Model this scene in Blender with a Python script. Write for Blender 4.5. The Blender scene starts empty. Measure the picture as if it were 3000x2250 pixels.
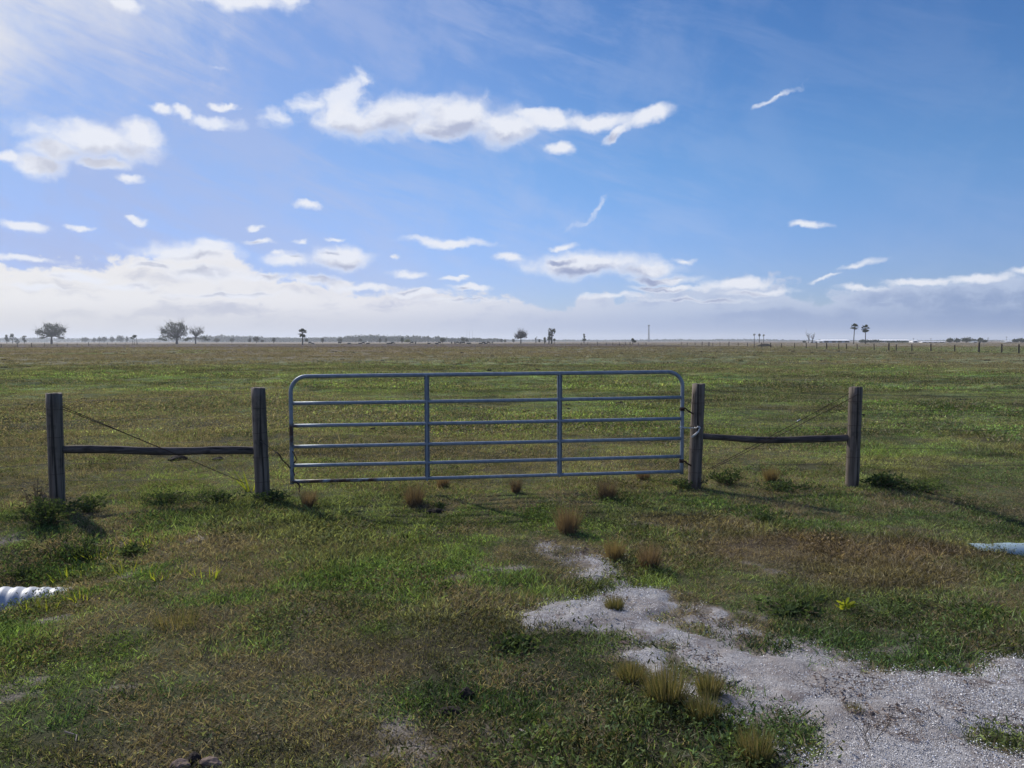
import bpy, math, random
import numpy as np
from mathutils import Vector, Matrix, Euler

# ------------------------------------------------------------------ camera
SC = bpy.context.scene
COL = SC.collection
F, CX, CY = 2266.0, 1500.0, 1125.0            # photograph's focal length and centre in its own pixels
EYE = 1.87
PITCH, ROLL = math.radians(3.18), math.radians(-0.076)
cam_data = bpy.data.cameras.new('camera'); cam = bpy.data.objects.new('camera', cam_data); COL.objects.link(cam)
cam_data.sensor_width = 36.0; cam_data.lens = 36.0*F/3000.0
cam_data.clip_start = 0.05; cam_data.clip_end = 30000
cam.location = (0, 0, EYE)
CAMROT = Euler((math.pi/2-PITCH, 0, 0)).to_matrix() @ Matrix.Rotation(ROLL, 3, 'Z')
cam.rotation_euler = CAMROT.to_euler()
SC.camera = cam

# ------------------------------------------------------------------ exposure
SC.view_settings.view_transform = 'Standard'
SC.view_settings.look = 'None'
SC.view_settings.exposure = 0.0
SC.view_settings.gamma = 1.0
SC.cycles.max_bounces = 8
SC.cycles.transparent_max_bounces = 12
SC.cycles.volume_bounces = 1
SC.cycles.use_denoising = True

SUN_AZ, SUN_EL = math.radians(-42), math.radians(37)     # azimuth from +Y, negative = left

def lin(c):
    c = c/255.0
    return c/12.92 if c <= 0.04045 else ((c+0.055)/1.055)**2.4
def rgb(r, g, b): return (lin(r), lin(g), lin(b), 1.0)

def ray(px, py):
    return CAMROT @ Vector(((px-CX)/F, -(py-CY)/F, -1.0))
def at(px, py, Y):
    """the point at depth Y seen at photograph pixel px,py"""
    d = ray(px, py); s = Y/d.y
    return Vector((d.x*s, Y, EYE+d.z*s))
def gnd(px, py, z=0.0):
    d = ray(px, py); s = (z-EYE)/d.z
    return Vector((d.x*s, d.y*s, z))
def azel(px, py):
    d = ray(px, py).normalized()
    return math.atan2(d.x, d.y), math.asin(d.z)

# ------------------------------------------------------------------ node helper
class NG:
    def __init__(s, tree): s.t = tree; s.n = tree.nodes; s.l = tree.links
    def new(s, typ, **kw):
        n = s.n.new(typ)
        for k, v in kw.items(): setattr(n, k, v)
        return n
    def put(s, sock, v):
        if v is None: return
        if hasattr(v, 'is_output') or isinstance(v, bpy.types.NodeSocket): s.l.new(v, sock)
        else: sock.default_value = v
    def m(s, op, a, b=None, c=None, clamp=False):
        n = s.n.new('ShaderNodeMath'); n.operation = op; n.use_clamp = clamp
        for i, v in enumerate((a, b, c)): s.put(n.inputs[i], v)
        return n.outputs[0]
    def v(s, op, a, b=None, c=None):
        n = s.n.new('ShaderNodeVectorMath'); n.operation = op
        if op == 'SCALE':
            s.put(n.inputs[0], a); s.put(n.inputs['Scale'], b); return n.outputs[0]
        for i, x in enumerate((a, b, c)): s.put(n.inputs[i], x)
        return n.outputs['Value'] if op in ('LENGTH', 'DOT_PRODUCT', 'DISTANCE') else n.outputs[0]
    def mix(s, f, a, b, blend='MIX'):
        n = s.n.new('ShaderNodeMix'); n.data_type = 'RGBA'; n.blend_type = blend
        s.put(n.inputs[0], f); s.put(n.inputs[6], a); s.put(n.inputs[7], b)
        return n.outputs[2]
    def noise(s, vec, scale, detail=2.0, rough=0.5, dist=0.0, col=False):
        n = s.n.new('ShaderNodeTexNoise')
        s.put(n.inputs['Vector'], vec); n.inputs['Scale'].default_value = scale
        n.inputs['Detail'].default_value = detail; n.inputs['Roughness'].default_value = rough
        n.inputs['Distortion'].default_value = dist
        return n.outputs['Color'] if col else n.outputs['Fac']
    def ss(s, v, a, b, lo=0.0, hi=1.0, mode='SMOOTHSTEP'):
        n = s.n.new('ShaderNodeMapRange'); n.interpolation_type = mode
        s.put(n.inputs[0], v); n.inputs[1].default_value = a; n.inputs[2].default_value = b
        n.inputs[3].default_value = lo; n.inputs[4].default_value = hi
        return n.outputs[0]
    def xyz(s, x, y, z=0.0):
        n = s.n.new('ShaderNodeCombineXYZ')
        for i, v in enumerate((x, y, z)): s.put(n.inputs[i], v)
        return n.outputs[0]
    def ramp(s, f, stops):
        n = s.n.new('ShaderNodeValToRGB'); s.put(n.inputs[0], f)
        e = n.color_ramp.elements
        while len(e) < len(stops): e.new(0.5)
        for i, (p, c) in enumerate(stops): e[i].position = p; e[i].color = c
        return n.outputs[0]

# ------------------------------------------------------------------ world: sky texture with clouds by direction
def D(x, y): return azel(x*1.35624, y*1.35624)      # measured on the photograph as displayed 2212 px wide
def build_world():
    w = bpy.data.worlds.new('World'); SC.world = w; w.use_nodes = True
    w.cycles.sampling_method = 'MANUAL'; w.cycles.sample_map_resolution = 512
    g = NG(w.node_tree); g.n.clear()
    out = g.new('ShaderNodeOutputWorld'); bg = g.new('ShaderNodeBackground')
    g.l.new(bg.outputs[0], out.inputs[0])
    tc = g.new('ShaderNodeTexCoord').outputs['Generated']
    sky = g.new('ShaderNodeTexSky'); sky.sky_type = 'NISHITA'; sky.sun_disc = False
    sky.sun_elevation = SUN_EL; sky.sun_rotation = SUN_AZ
    sky.air_density = 1.0; sky.dust_density = 0.6; sky.ozone_density = 2.0; sky.altitude = 0
    sp = g.new('ShaderNodeSeparateXYZ'); g.l.new(tc, sp.inputs[0])
    az = g.m('ARCTAN2', sp.outputs[0], sp.outputs[1]); el = g.m('ARCSINE', sp.outputs[2])
    p = g.xyz(az, el)
    S = 0.1                                               # background strength
    def E(r, gg, b, k=1.0): c = rgb(r, gg, b); return (c[0]*k/S, c[1]*k/S, c[2]*k/S, 1)
    # clear sky, graded; milky towards the sun
    sk = g.mix(1.0, sky.outputs[0], SKY_TINT, 'MULTIPLY')
    dk = g.ss(el, 0.16, 0.46, 1.0, 0.80); sk = g.mix(1.0, sk, g.xyz(g.m('MULTIPLY', dk, dk), dk, g.m('POWER', dk, 0.5)), 'MULTIPLY')
    sundir = (math.sin(SUN_AZ)*math.cos(SUN_EL), math.cos(SUN_AZ)*math.cos(SUN_EL), math.sin(SUN_EL))
    ca = g.v('DOT_PRODUCT', g.v('NORMALIZE', tc), sundir)
    lw = g.ss(el, 0.05, 0.24, 1, 0); sk = g.mix(lw, sk, g.mix(1.0, sk, (1.12, .90, 1.04, 1), 'MULTIPLY'))
    # thin veil (cirrus), strongest on the sun's side
    vr0 = g.n.new('ShaderNodeVectorRotate'); vr0.rotation_type = 'Z_AXIS'; g.l.new(p, vr0.inputs['Vector']); vr0.inputs['Angle'].default_value = math.radians(19)
    ci = g.noise(g.v('MULTIPLY', vr0.outputs[0], (3.0, 17.0, 1)), 1.6, 7, 0.66, 0.5)
    ci2 = g.noise(p, 5.0, 4, 0.5, 0.3)
    fmw = g.noise(p, 7, 6, 0.6, 0.3)
    veilaz = g.ss(az, D(150, 400)[0], D(1750, 400)[0], 1.0, 0.12, 'LINEAR')
    veil = g.m('MULTIPLY', g.ss(g.m('ADD', ci, g.m('MULTIPLY', ci2, 0.7)), 0.76, 1.06), veilaz)
    veil = g.m('MULTIPLY', veil, 0.62)
    broad = g.m('MULTIPLY', g.ss(g.m('ADD', fmw, g.m('MULTIPLY', g.m('SUBTRACT', ci, .5), .5)), .40, .66), g.m('MULTIPLY', veilaz, .55))
    veil = g.m('MAXIMUM', veil, broad)
    sk = g.mix(veil, sk, E(196, 205, 232))
    milky = g.m('MULTIPLY', g.ss(az, D(0, 400)[0], D(1600, 400)[0], 1.0, 0.0, 'SMOOTHSTEP'), 0.62)
    sk = g.mix(milky, sk, E(152, 169, 219))
    glow = g.ss(g.m('ADD', ca, g.m('MULTIPLY', g.m('SUBTRACT', g.m('ADD', g.m('MULTIPLY', ci, .35), g.m('MULTIPLY', fmw, .65)), 0.5), 0.20)), 0.885, 0.985, 0.0, 0.92)
    sk = g.mix(glow, sk, E(236, 236, 238))
    # warped coordinate for cumulus
    wn = g.noise(p, 24, 8, 0.57, 0.0, True)
    pw0 = g.v('ADD', p, g.v('MULTIPLY', g.v('SUBTRACT', wn, (0.5, 0.5, 0.5)), (0.046, 0.028, 0.0)))
    def field(lst, pw=pw0):
        f = None
        for e in lst:
            x, y, rx, ry = e[:4]; amp = e[4] if len(e) > 4 else 1.0; tilt = e[5] if len(e) > 5 else 0
            a0, e0 = D(x, y); ra = abs(D(x+rx, y)[0]-D(x-rx, y)[0])/2; re = abs(D(x, y-ry)[1]-D(x, y+ry)[1])/2
            d = g.v('SUBTRACT', pw, (a0, e0, 0))
            if tilt:
                vr = g.n.new('ShaderNodeVectorRotate'); vr.rotation_type = 'Z_AXIS'
                g.l.new(d, vr.inputs['Vector']); vr.inputs['Angle'].default_value = -math.radians(tilt); d = vr.outputs[0]
            d = g.v('MULTIPLY', d, (1/ra, 1/re, 0))
            v = g.m('MULTIPLY_ADD', g.v('LENGTH', d), -amp, amp)
            f = v if f is None else g.m('SMOOTH_MAX', f, v, 0.25)
        return f
    CUM = [(770,268,95,44),(870,252,130,52),(985,255,140,56),(1085,272,95,52),(1190,262,80,26),(1290,264,120,22),(1400,252,85,20,1,12),
           (1335,288,44,13,1,28),(935,285,60,30),(1212,322,42,17),
           (190,300,170,46),(120,325,90,34),(85,362,80,32),(225,350,70,20),(300,290,60,34),(15,342,45,16),(275,384,38,12),
           (345,238,32,13),(398,243,24,13),(480,230,26,10),
           (520,2,150,26),(620,0,60,16),(275,12,45,16),
           (665,442,34,11,.9),(45,486,70,14),(1098,557,40,15),(735,556,85,30),(620,560,65,22),(1270,572,170,34),(1400,580,80,24),
           (885,590,55,12,.9),(980,600,30,7,.9),(1440,602,90,15),(960,521,110,13,.9),(400,545,140,28),(460,530,60,22),(455,592,110,24),
           (60,562,110,11),(165,600,90,12),(60,625,80,8,.8),(330,575,60,12),(560,600,80,13),(680,606,90,16),(790,622,90,11),(270,615,90,9,.8),(500,640,150,8,.8),(900,632,90,9),(1020,622,50,11),(1010,650,110,6,.7),
           (1330,640,90,9,.8),(1450,622,110,10),(1590,612,100,14),(1650,630,110,8,.8),(1870,620,60,8,.8),(1990,606,90,10),(2120,598,90,13),(2230,584,60,12),(1500,648,160,6,.7),
           (300,478,26,8,.8),(175,490,30,7,.8),(850,552,16,6,.8),(550,492,22,7,.8),(650,522,20,6,.8),(720,513,24,5,.7),(600,548,26,8,.8),(1480,562,30,7,.7),(500,228,20,8),(1000,595,18,5,.8),(1215,532,36,8,.8),(1750,485,46,9,.8),(1850,575,60,10,.7,12),(1790,600,40,6,.7,10),(560,522,40,7,.8)]
    WIS = [(610,250,50,30,1,20),(665,232,75,30,1,15),(745,205,90,46,1,25),(785,172,30,26),(460,262,70,16),(1685,208,60,7,.7,28),
           (470,143,40,6,.5),(1270,460,55,6,.4,40),(1160,245,80,14)]
    fb = g.noise(g.v('MULTIPLY', pw0, (1, 1.5, 1)), 20, 8, 0.58, 0.0)
    fm = g.noise(g.v('MULTIPLY', p, (1, 1.6, 1)), 9, 3, 0.5)
    fl = g.noise(g.v('MULTIPLY', p, (1, 1.7, 1)), 34, 4, 0.5)
    # gently textured thin cloud
    fw = field(WIS)
    aw = g.ss(g.m('ADD', g.m('MULTIPLY', fw, 1.3), g.m('MULTIPLY', g.m('SUBTRACT', fb, 0.5), 3.4)), -0.10, 1.1, 0, 0.88)
    sk = g.mix(aw, sk, E(236, 240, 250))
    fc = field(CUM)
    dc = g.m('ADD', g.m('MULTIPLY', fc, 1.9), g.m('MULTIPLY_ADD', g.m('SUBTRACT', fb, 0.5), 2.5, 0.16))
    ac = g.ss(dc, -0.05, 1.45, 0, 0.96)
    # sun behind and above: rims shine, cores and undersides turn grey
    up = field(CUM, g.v('ADD', pw0, (0.005, 0.018, 0)))
    fb2 = g.noise(g.v('MULTIPLY', g.v('ADD', pw0, (-0.007, 0.011, 0)), (1, 1.5, 1)), 20, 8, 0.58, 0.0)
    under = g.m('ADD', g.m('MULTIPLY', g.m('SUBTRACT', up, fc), 1.1), g.m('MULTIPLY', g.m('SUBTRACT', fb2, fb), 1.9))
    under = g.m('ADD', under, g.m('MULTIPLY', g.m('SUBTRACT', fl, 0.5), 0.9))
    under = g.m('ADD', under, g.m('MULTIPLY', g.m('SUBTRACT', dc, .9), 0.44))
    under = g.m('ADD', under, g.ss(el, .22, .09, 0, .30))
    shade = g.m('MULTIPLY', g.ss(under, -0.30, 0.50), g.ss(dc, 0.55, 1.35))
    shade = g.m('MULTIPLY', shade, g.ss(el, 0.13, 0.30, 1.0, 0.80))
    grey = g.mix(g.ss(az, -0.5, 0.1), E(196, 200, 216), E(152, 163, 198))
    ccol = g.mix(shade, E(236, 239, 248), grey)
    # the low bank along the horizon
    pts = [(0,552),(120,556),(240,553),(330,536),(420,530),(500,520),(530,560),(600,588),(700,602),(760,612),(900,626),(1030,620),(1110,640),
           (1200,652),(1270,640),(1400,622),(1500,610),(1690,602),(1730,622),(1800,630),(1900,612),(2000,606),(2100,596),(2212,582)]
    a0, a1 = D(0, 600)[0], D(2212, 600)[0]
    fcv = g.new('ShaderNodeFloatCurve'); g.put(fcv.inputs['Value'], g.ss(g.m('ADD', az, g.m('MULTIPLY', g.m('SUBTRACT', fm, .5), .05)), a0, a1, 0, 1, 'LINEAR'))
    cv = fcv.mapping.curves[0]; SCL = 4.0
    xy = []
    for x, y in pts:
        a, e = D(x, y); xy.append((min(1, max(0, (a-a0)/(a1-a0))), e*SCL))
    cv.points[0].location = xy[0]; cv.points[1].location = xy[-1]
    for q in xy[1:-1]: cv.points.new(*q)
    fcv.mapping.update()
    top = g.m('DIVIDE', fcv.outputs[0], SCL)
    rag = g.m('MULTIPLY', g.m('SUBTRACT', fb, 0.5), 0.085)
    dep = g.m('ADD', g.m('SUBTRACT', top, el), rag)            # radians below the ragged top edge
    ab = g.m('MULTIPLY', g.ss(dep, 0.0, 0.012), g.ss(az, D(1150,0)[0], D(1500,0)[0], 1.0, 0.86))
    st1 = g.noise(g.v('MULTIPLY', pw0, (3.6, 19, 1)), 1.8, 7, 0.54, 0.1)
    st2 = g.noise(g.v('MULTIPLY', g.v('ADD', pw0, (-0.006, 0.012, 0)), (3.6, 19, 1)), 1.8, 7, 0.54, 0.1)
    strk = g.ss(g.m('ADD', g.m('MULTIPLY', g.m('SUBTRACT', st2, st1), 2.0), g.m('ADD', g.m('MULTIPLY', st1, 0.7), g.m('MULTIPLY', g.m('SUBTRACT', fb, .5), 1.1))), 0.05, 0.95)
    azl = g.ss(az, a0, a1, 0, 1, 'LINEAR')
    hi = g.ramp(azl, [(0, E(238, 237, 238)), (0.35, E(232, 232, 238)), (0.65, E(196, 206, 228)), (1, E(190, 204, 230))])
    lo = g.ramp(azl, [(0, E(196, 199, 212)), (0.35, E(184, 190, 214)), (0.6, E(162, 178, 214)), (1, E(124, 148, 194))])
    lowf = g.ramp(azl, [(0, E(212, 210, 212)), (0.35, E(192, 196, 212)), (0.65, E(150, 170, 210)), (1, E(102, 136, 190))])
    inner = g.m('MULTIPLY', g.ss(dep, 0.002, 0.040), g.ss(g.m('ADD', strk, g.ss(azl, .5, 1, 0, .55)), 0.15, 1.05))
    bank = g.mix(inner, hi, lo)
    bank = g.mix(g.ss(el, 0.055, 0.004, 0, 0.92), bank, lowf)
    sk = g.mix(ab, sk, bank)
    sk = g.mix(g.m('MULTIPLY', ac, g.ss(el, 0.02, 0.07, .55, 1)), sk, ccol)
    hz = g.ss(el, 0.045, 0.0, 0.0, 0.8)
    sk = g.mix(hz, sk, lowf)
    # behind and far round the sides: plain hazy sky
    g.l.new(sk, bg.inputs[0]); bg.inputs[1].default_value = S
SKY_TINT = (0.50, 0.80, 1.15, 1)
build_world()

sun_data = bpy.data.lights.new('sun', 'SUN'); sun = bpy.data.objects.new('sun', sun_data); COL.objects.link(sun)
sun_data.energy = 5.0; sun_data.angle = math.radians(0.53); sun_data.color = (1.0, 0.95, 0.86)
sd = Vector((math.sin(SUN_AZ)*math.cos(SUN_EL), math.cos(SUN_AZ)*math.cos(SUN_EL), math.sin(SUN_EL)))
sun.rotation_euler = sd.to_track_quat('Z', 'Y').to_euler()

# ------------------------------------------------------------------ numpy noise
_rs = np.random.RandomState(7); _perm = _rs.rand(256, 256)
def vnoise(x, y):
    xi = np.floor(x).astype(int); yi = np.floor(y).astype(int); fx = x-xi; fy = y-yi
    fx = fx*fx*(3-2*fx); fy = fy*fy*(3-2*fy)
    a = _perm[xi & 255, yi & 255]; b = _perm[(xi+1) & 255, yi & 255]; c = _perm[xi & 255, (yi+1) & 255]; d = _perm[(xi+1) & 255, (yi+1) & 255]
    return (a*(1-fx)+b*fx)*(1-fy)+(c*(1-fx)+d*fx)*fy
def fbm(x, y, s=1.0, o=4, seed=0.0):
    v = 0; a = 0.5; t = 0
    for k in range(o):
        v = v + a*vnoise(x*s+seed+17.3*k, y*s-seed*1.7+9.1*k); t += a; a *= 0.5; s *= 2.03
    return v/t
def sst(v, a, b): t = np.clip((v-a)/(b-a), 0, 1); return t*t*(3-2*t)

# ------------------------------------------------------------------ the lie of the land
def ditch_y(x): return 6.95+0.165*x
def height(x, y):
    x = np.asarray(x, float); y = np.asarray(y, float)
    near = np.exp(-((y-6)/30.0)**2-(x/40.0)**2)
    h = 0.05*(fbm(x, y, 0.45, 3, 3.1)-0.5)*near + 0.035*(fbm(x, y, 2.2, 3, 8.0)-0.5)*near
    dy = y-ditch_y(x)
    m = np.maximum(sst(-x, 2.6, 4.6), sst(x, 4.2, 6.0))
    h = h - .24*np.exp(-((x+4.75)/.95)**2-((y-5.42)/.36)**2) - .15*np.exp(-((x-5.15)/.75)**2-((y-6.70)/.24)**2)
    h = h - 0.26*np.exp(-(dy/1.15)**2)*m
    h = h - 0.05*sst(-x, 3.5, 6)*np.exp(-((y-8.9)/1.2)**2)
    fr = sst(y, 9.5, 14)*(1-sst(y, 60, 140)); h = h + fr*(0.22*(fbm(x, y*1.2, 0.62, 4, 9.5)-0.5)+.10*(fbm(x, y, 0.12, 2, 2.5)-.5))
    far = sst(np.hypot(x, y), 30, 120)
    h = h + 0.10*(fbm(x, y, 0.06, 3, 5.0)-0.5)*far
    return h
def H(x, y): return float(height(np.array([x]), np.array([y]))[0])
def on_ground(px, py):
    z = 0.0
    for _ in range(6):
        q = gnd(px, py, z); z = H(q.x, q.y)
    q.z = z; return q

DRIVE = [(1215,1188),(1300,1195),(1350,1240),(1425,1278),(1560,1335),(1640,1385),(1760,1425),(1900,1448),(2080,1440),(2240,1475),(2420,1500),(2700,1800),(2350,2150),(1900,2150),(1740,1665),
         (1650,1592),(1585,1550),(1545,1500),(1440,1455),(1330,1402),(1250,1372),(1185,1335),(1265,1306),(1345,1298),(1290,1240)]
DRIVE_W = np.array([[on_ground(x*1.35624, y*1.35624).x, on_ground(x*1.35624, y*1.35624).y] for x, y in DRIVE])
def sdist(P, x, y):
    """signed distance to polygon P, positive inside"""
    x = np.asarray(x, float); y = np.asarray(y, float)
    best = np.full(x.shape, 1e9); ins = np.zeros(x.shape, bool); n = len(P)
    for i in range(n):
        ax, ay = P[i]; bx, by = P[(i+1) % n]; ex, ey = bx-ax, by-ay
        t = np.clip(((x-ax)*ex+(y-ay)*ey)/(ex*ex+ey*ey), 0, 1)
        best = np.minimum(best, np.hypot(x-ax-t*ex, y-ay-t*ey))
        c = ((ay > y) != (by > y)) & (x < (bx-ax)*(y-ay)/(by-ay+1e-12)+ax)
        ins ^= c
    return np.where(ins, best, -best)
def drive_mask(x, y):
    x = np.asarray(x, float); y = np.asarray(y, float)
    m = np.zeros(x.shape); k = (y < 9) & (y > -4) & (x > -3) & (x < 11)
    if k.any():
        s = sdist(DRIVE_W, x[k], y[k])
        n = fbm(x[k], y[k], 2.6, 4, 1.3)-0.5
        n2 = fbm(x[k], y[k], 0.9, 2, 21.3)-0.5; n3 = fbm(x[k], y[k], 8.0, 2, 41.3)-0.5
        q = gnd(2915, 2180); gr = .8*np.exp(-((x[k]-q.x)/.28)**2-((y[k]-q.y)/.16)**2)
        m[k] = np.clip((np.minimum(s, .5) + n*1.05 + n2*0.40 + n3*.45 - gr - .12*sst(y[k], 4.6, 5.6) + .10*sst(y[k], 3.3, 3.8)*(1-sst(y[k], 4.4, 5.0)))/0.62+0.47, 0, 1)
    return m

# colour of the sward, by place (albedo)
G1 = np.array([0.115, 0.182, 0.058]); G2 = np.array([0.055, 0.100, 0.040]); ST = np.array([0.290, 0.240, 0.140]); BR = np.array([0.150, 0.130, 0.092])
YG = np.array([0.150, 0.205, 0.068]); RB = np.array([0.175, 0.128, 0.098]); OL = np.array([0.135, 0.165, 0.072]); PB = np.array([0.075, 0.056, 0.056]); TN = np.array([0.210, 0.175, 0.135])
def gp(x, y): q = on_ground(x*1.35624, y*1.35624); return q.x, q.y
SPOTS = []    # (x, y, rx, ry, colour, strength) as seen in the photograph
for dx, dy, rx, ry, c, s in [(1720,1190,1.5,.55,RB,.9),(1540,1130,.7,.4,RB,.7),(1900,1240,.9,.4,RB,.7),(90,1440,.9,.55,YG,.5),(380,1520,.9,.35,G2,.9),(1050,1470,.9,.5,G2,.9),(1180,1390,.5,.3,G2,.7),
      (930,1250,1.1,.5,G1,.9),(1000,1140,1.2,1.0,YG,.6),(750,1430,.8,.5,BR,.8),(620,1600,.8,.3,BR,.7),(280,1620,.4,.15,BR,.7),(1680,1520,.4,.3,G2,.8),(1750,1400,.7,.35,G2,.8),
      (1950,1350,.8,.5,G2,.5),(600,1000,1.6,1.6,YG,.6),(300,1040,1.2,1.0,YG,.6),(560,1180,1.0,.7,BR,.4),(1500,1250,.5,.5,YG,.7),(100,1230,1.0,.7,G2,.7),(2100,1100,1.5,1.2,G2,.6),(1000,1330,.9,.3,BR,.6),
      (180,1130,1.2,.7,G2,.7),(1750,1110,1.2,.6,G2,.5),(860,1600,.6,.25,BR,.7),(1400,1600,.6,.2,G2,.6),(1340,900,3.5,3,YG,.6),(1000,925,3,3,YG,.5),(440,880,3,3,G2,.5)]:
    q = gp(dx, dy); SPOTS.append((q[0], q[1], rx, ry, c, s))
def sward(x, y):
    """albedo, straw share, length factor, at world x,y"""
    x = np.asarray(x, float); y = np.asarray(y, float)
    def mx(a, b, t): return a*(1-t[:, None])+b*t[:, None]
    n1 = fbm(x, y, 0.16, 4, 2.0); n2 = fbm(x, y, 0.7, 4, 11.0); n3 = fbm(x, y, 2.5, 3, 31.0); n4 = fbm(x, y, 0.05, 3, 41.0)
    base = mx(np.tile(OL, (len(x), 1)), np.tile(G1, (len(x), 1)), sst(n2, .42, .62))
    base = mx(base, np.tile(G2, (len(x), 1)), sst(n3, .55, .75)*.7)
    field = sst(y, 8.8, 10.5)
    straw_n = sst(n2*0.6+n3*0.4, .50, .66)
    nearstraw = sst(0.5*n2+.5*n3, .47, .60)*(1-field)
    base = mx(base, np.tile(BR*1.1, (len(x), 1)), nearstraw*.36)
    base = mx(base, np.tile(YG, (len(x), 1)), field*sst(n1, .45, .62)*.75)
    base = mx(base, np.tile(G1, (len(x), 1)), field*.25)
    r = np.hypot(x, y)
    base = mx(base, np.tile(OL*0.95+BR*.15, (len(x), 1)), field*sst(n4+n1*.3, .60, .78)*.8)
    # further out browner and greyer, the left more so
    b = sst(r, 25, 110)*(0.55+0.45*sst(-x/r, -0.4, 0.3))
    n5 = fbm(x, y, 0.028, 3, 61.)
    base = mx(base, np.tile(np.array([.150,.122,.092]), (len(x), 1)), b*sst(n5*.5+n1*.5, .33, .50)*.97)
    base = mx(base, np.tile(G2*.8+BR*.15, (len(x), 1)), field*sst(fbm(x, y*1.4, .9, 4, 81.), .52, .66)*.85)
    base = mx(base, np.tile(ST*.7, (len(x), 1)), field*sst(fbm(x, y*1.4, .7, 4, 121.), .55, .70)*.45)
    base = mx(base, np.tile(np.array([.070,.078,.042]), (len(x), 1)), field*sst(fbm(x*.6, y*1.3, .28, 4, 141.), .52, .64)*.65)
    for sx, sy, rx, ry, c, s in SPOTS:
        d = np.hypot((x-sx)/rx, (y-sy)/ry)+(n2-.5)*1.6+(n3-.5)*.6
        base = mx(base, np.tile(c, (len(x), 1)), (1-sst(d, .5, 1.25))*s)
    base = mx(base, np.tile(np.array([.135,.103,.080]), (len(x), 1)), sst(y, 60, 160)*(.30+.50*sst(-x/r, -.35, .25))*sst(n5*.4+n1*.6, .25, .5))
    band = sst(y, 190, 250)*(1-sst(y, 500, 560))*(1-sst(x, 66, 72))
    base = mx(base, np.tile(PB, (len(x), 1)), band*.92)
    base = mx(base, np.tile(TN, (len(x), 1)), sst(y, 520, 590)*.85)
    base = mx(base, np.tile(np.array([.028,.024,.022]), (len(x), 1)), sst(y, 420, 450)*(1-sst(y, 505, 530))*(1-sst(x, 66, 72))*.8)
    base = mx(base, np.tile(G1*.9+TN*.12, (len(x), 1)), sst(x, 69, 73)*sst(y, 60, 80)*(1-sst(y, 190, 260))*.7)
    base = mx(base, np.tile(TN*.85, (len(x), 1)), sst(x, 69, 73)*sst(y, 190, 260)*.85)
    mes = fbm(x*.8, y*1.5, 1.1, 4, 201.); big = fbm(x*.6, y*1.6, .33, 4, 221.)
    base = base*(1-field[:, None]+field[:, None]*(.50+.75*sst(mes, .33, .62)+.35*sst(big, .36, .62))[:, None])
    base = base*(field[:, None]+(1-field[:, None])*(.75+.6*sst(fbm(x, y, 3.4, 3, 241.), .34, .64))[:, None])
    dry = np.clip(0.07+0.52*nearstraw+0.25*straw_n*(1-field)+field*0.12+field*.3*sst(n4+n1*.3, .60, .78), 0, .95)
    return base, dry, n2

# ------------------------------------------------------------------ materials
MATS = {}
def mat(name): 
    m = bpy.data.materials.new(name); m.use_nodes = True; g = NG(m.node_tree); g.n.clear()
    out = g.new('ShaderNodeOutputMaterial'); MATS[name] = m
    return m, g, out
def attr(g, name, kind='GEOMETRY'):
    n = g.new('ShaderNodeAttribute'); n.attribute_name = name; n.attribute_type = kind; return n
def principled(g, out, base, rough=0.8, metal=0.0, spec=0.3, normal=None):
    b = g.new('ShaderNodeBsdfPrincipled'); g.put(b.inputs['Base Color'], base); g.put(b.inputs['Roughness'], rough)
    g.put(b.inputs['Metallic'], metal); b.inputs['Specular IOR Level'].default_value = spec
    if normal is not None: g.l.new(normal, b.inputs['Normal'])
    g.l.new(b.outputs[0], out.inputs[0]); return b
def bump(g, h, strength=0.5, dist=0.01):
    n = g.new('ShaderNodeBump'); n.inputs['Strength'].default_value = strength; n.inputs['Distance'].default_value = dist
    g.l.new(h, n.inputs['Height']); return n.outputs[0]

def m_ground():
    m, g, out = mat('ground')
    pos = g.new('ShaderNodeNewGeometry').outputs['Position']
    c = attr(g, 'tint').outputs['Color']
    sp = g.new('ShaderNodeSeparateXYZ'); g.l.new(pos, sp.inputs[0])
    r = g.v('LENGTH', pos)
    a = g.noise(pos, 3.0, 8, 0.7); b = g.noise(pos, 0.35, 6, 0.65); fine = g.noise(pos, 60, 4, 0.7)
    k = g.m('ADD', g.ss(a, 0.3, 0.7, 0.55, 1.35, 'LINEAR'), g.ss(fine, 0.3, 0.7, -0.25, 0.25, 'LINEAR'))
    c = g.mix(1.0, c, g.xyz(k, k, k), 'MULTIPLY')
    # distant mottling of green, straw and dark clumps
    far = g.m('MULTIPLY', g.ss(r, 25, 80), g.ss(r, 230, 320, 1, .15))
    straw = g.m('MULTIPLY', g.ss(b, 0.50, 0.62), g.m('MULTIPLY', far, 0.45))
    c = g.mix(straw, c, (0.17, 0.145, 0.085, 1))
    b2 = g.noise(g.v('MULTIPLY', pos, (0.4, 1, 1)), 0.8, 5, 0.7, 0.3)
    dark = g.m('MULTIPLY', g.ss(b2, 0.50, 0.62), g.m('MULTIPLY', far, 0.65))
    c = g.mix(dark, c, (0.050, 0.044, 0.030, 1))
    c = g.mix(g.ss(r, 12, 40, 0.75, 0.0), c, (0.050, 0.040, 0.028, 1))  # dark soil tone close by, also painting shade into the gaps between blades
    # bare sandy soil
    bare = attr(g, 'bare').outputs['Fac']
    soil = g.mix(g.ss(fine, .35, .65), (0.15, 0.13, 0.115, 1), (0.27, 0.24, 0.215, 1))
    c = g.mix(bare, c, soil)
    nb = bump(g, g.m('ADD', g.m('MULTIPLY', fine, 0.4), a), 0.9, 0.04)
    principled(g, out, c, 1.0, 0, 0.05, nb); return m
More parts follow.
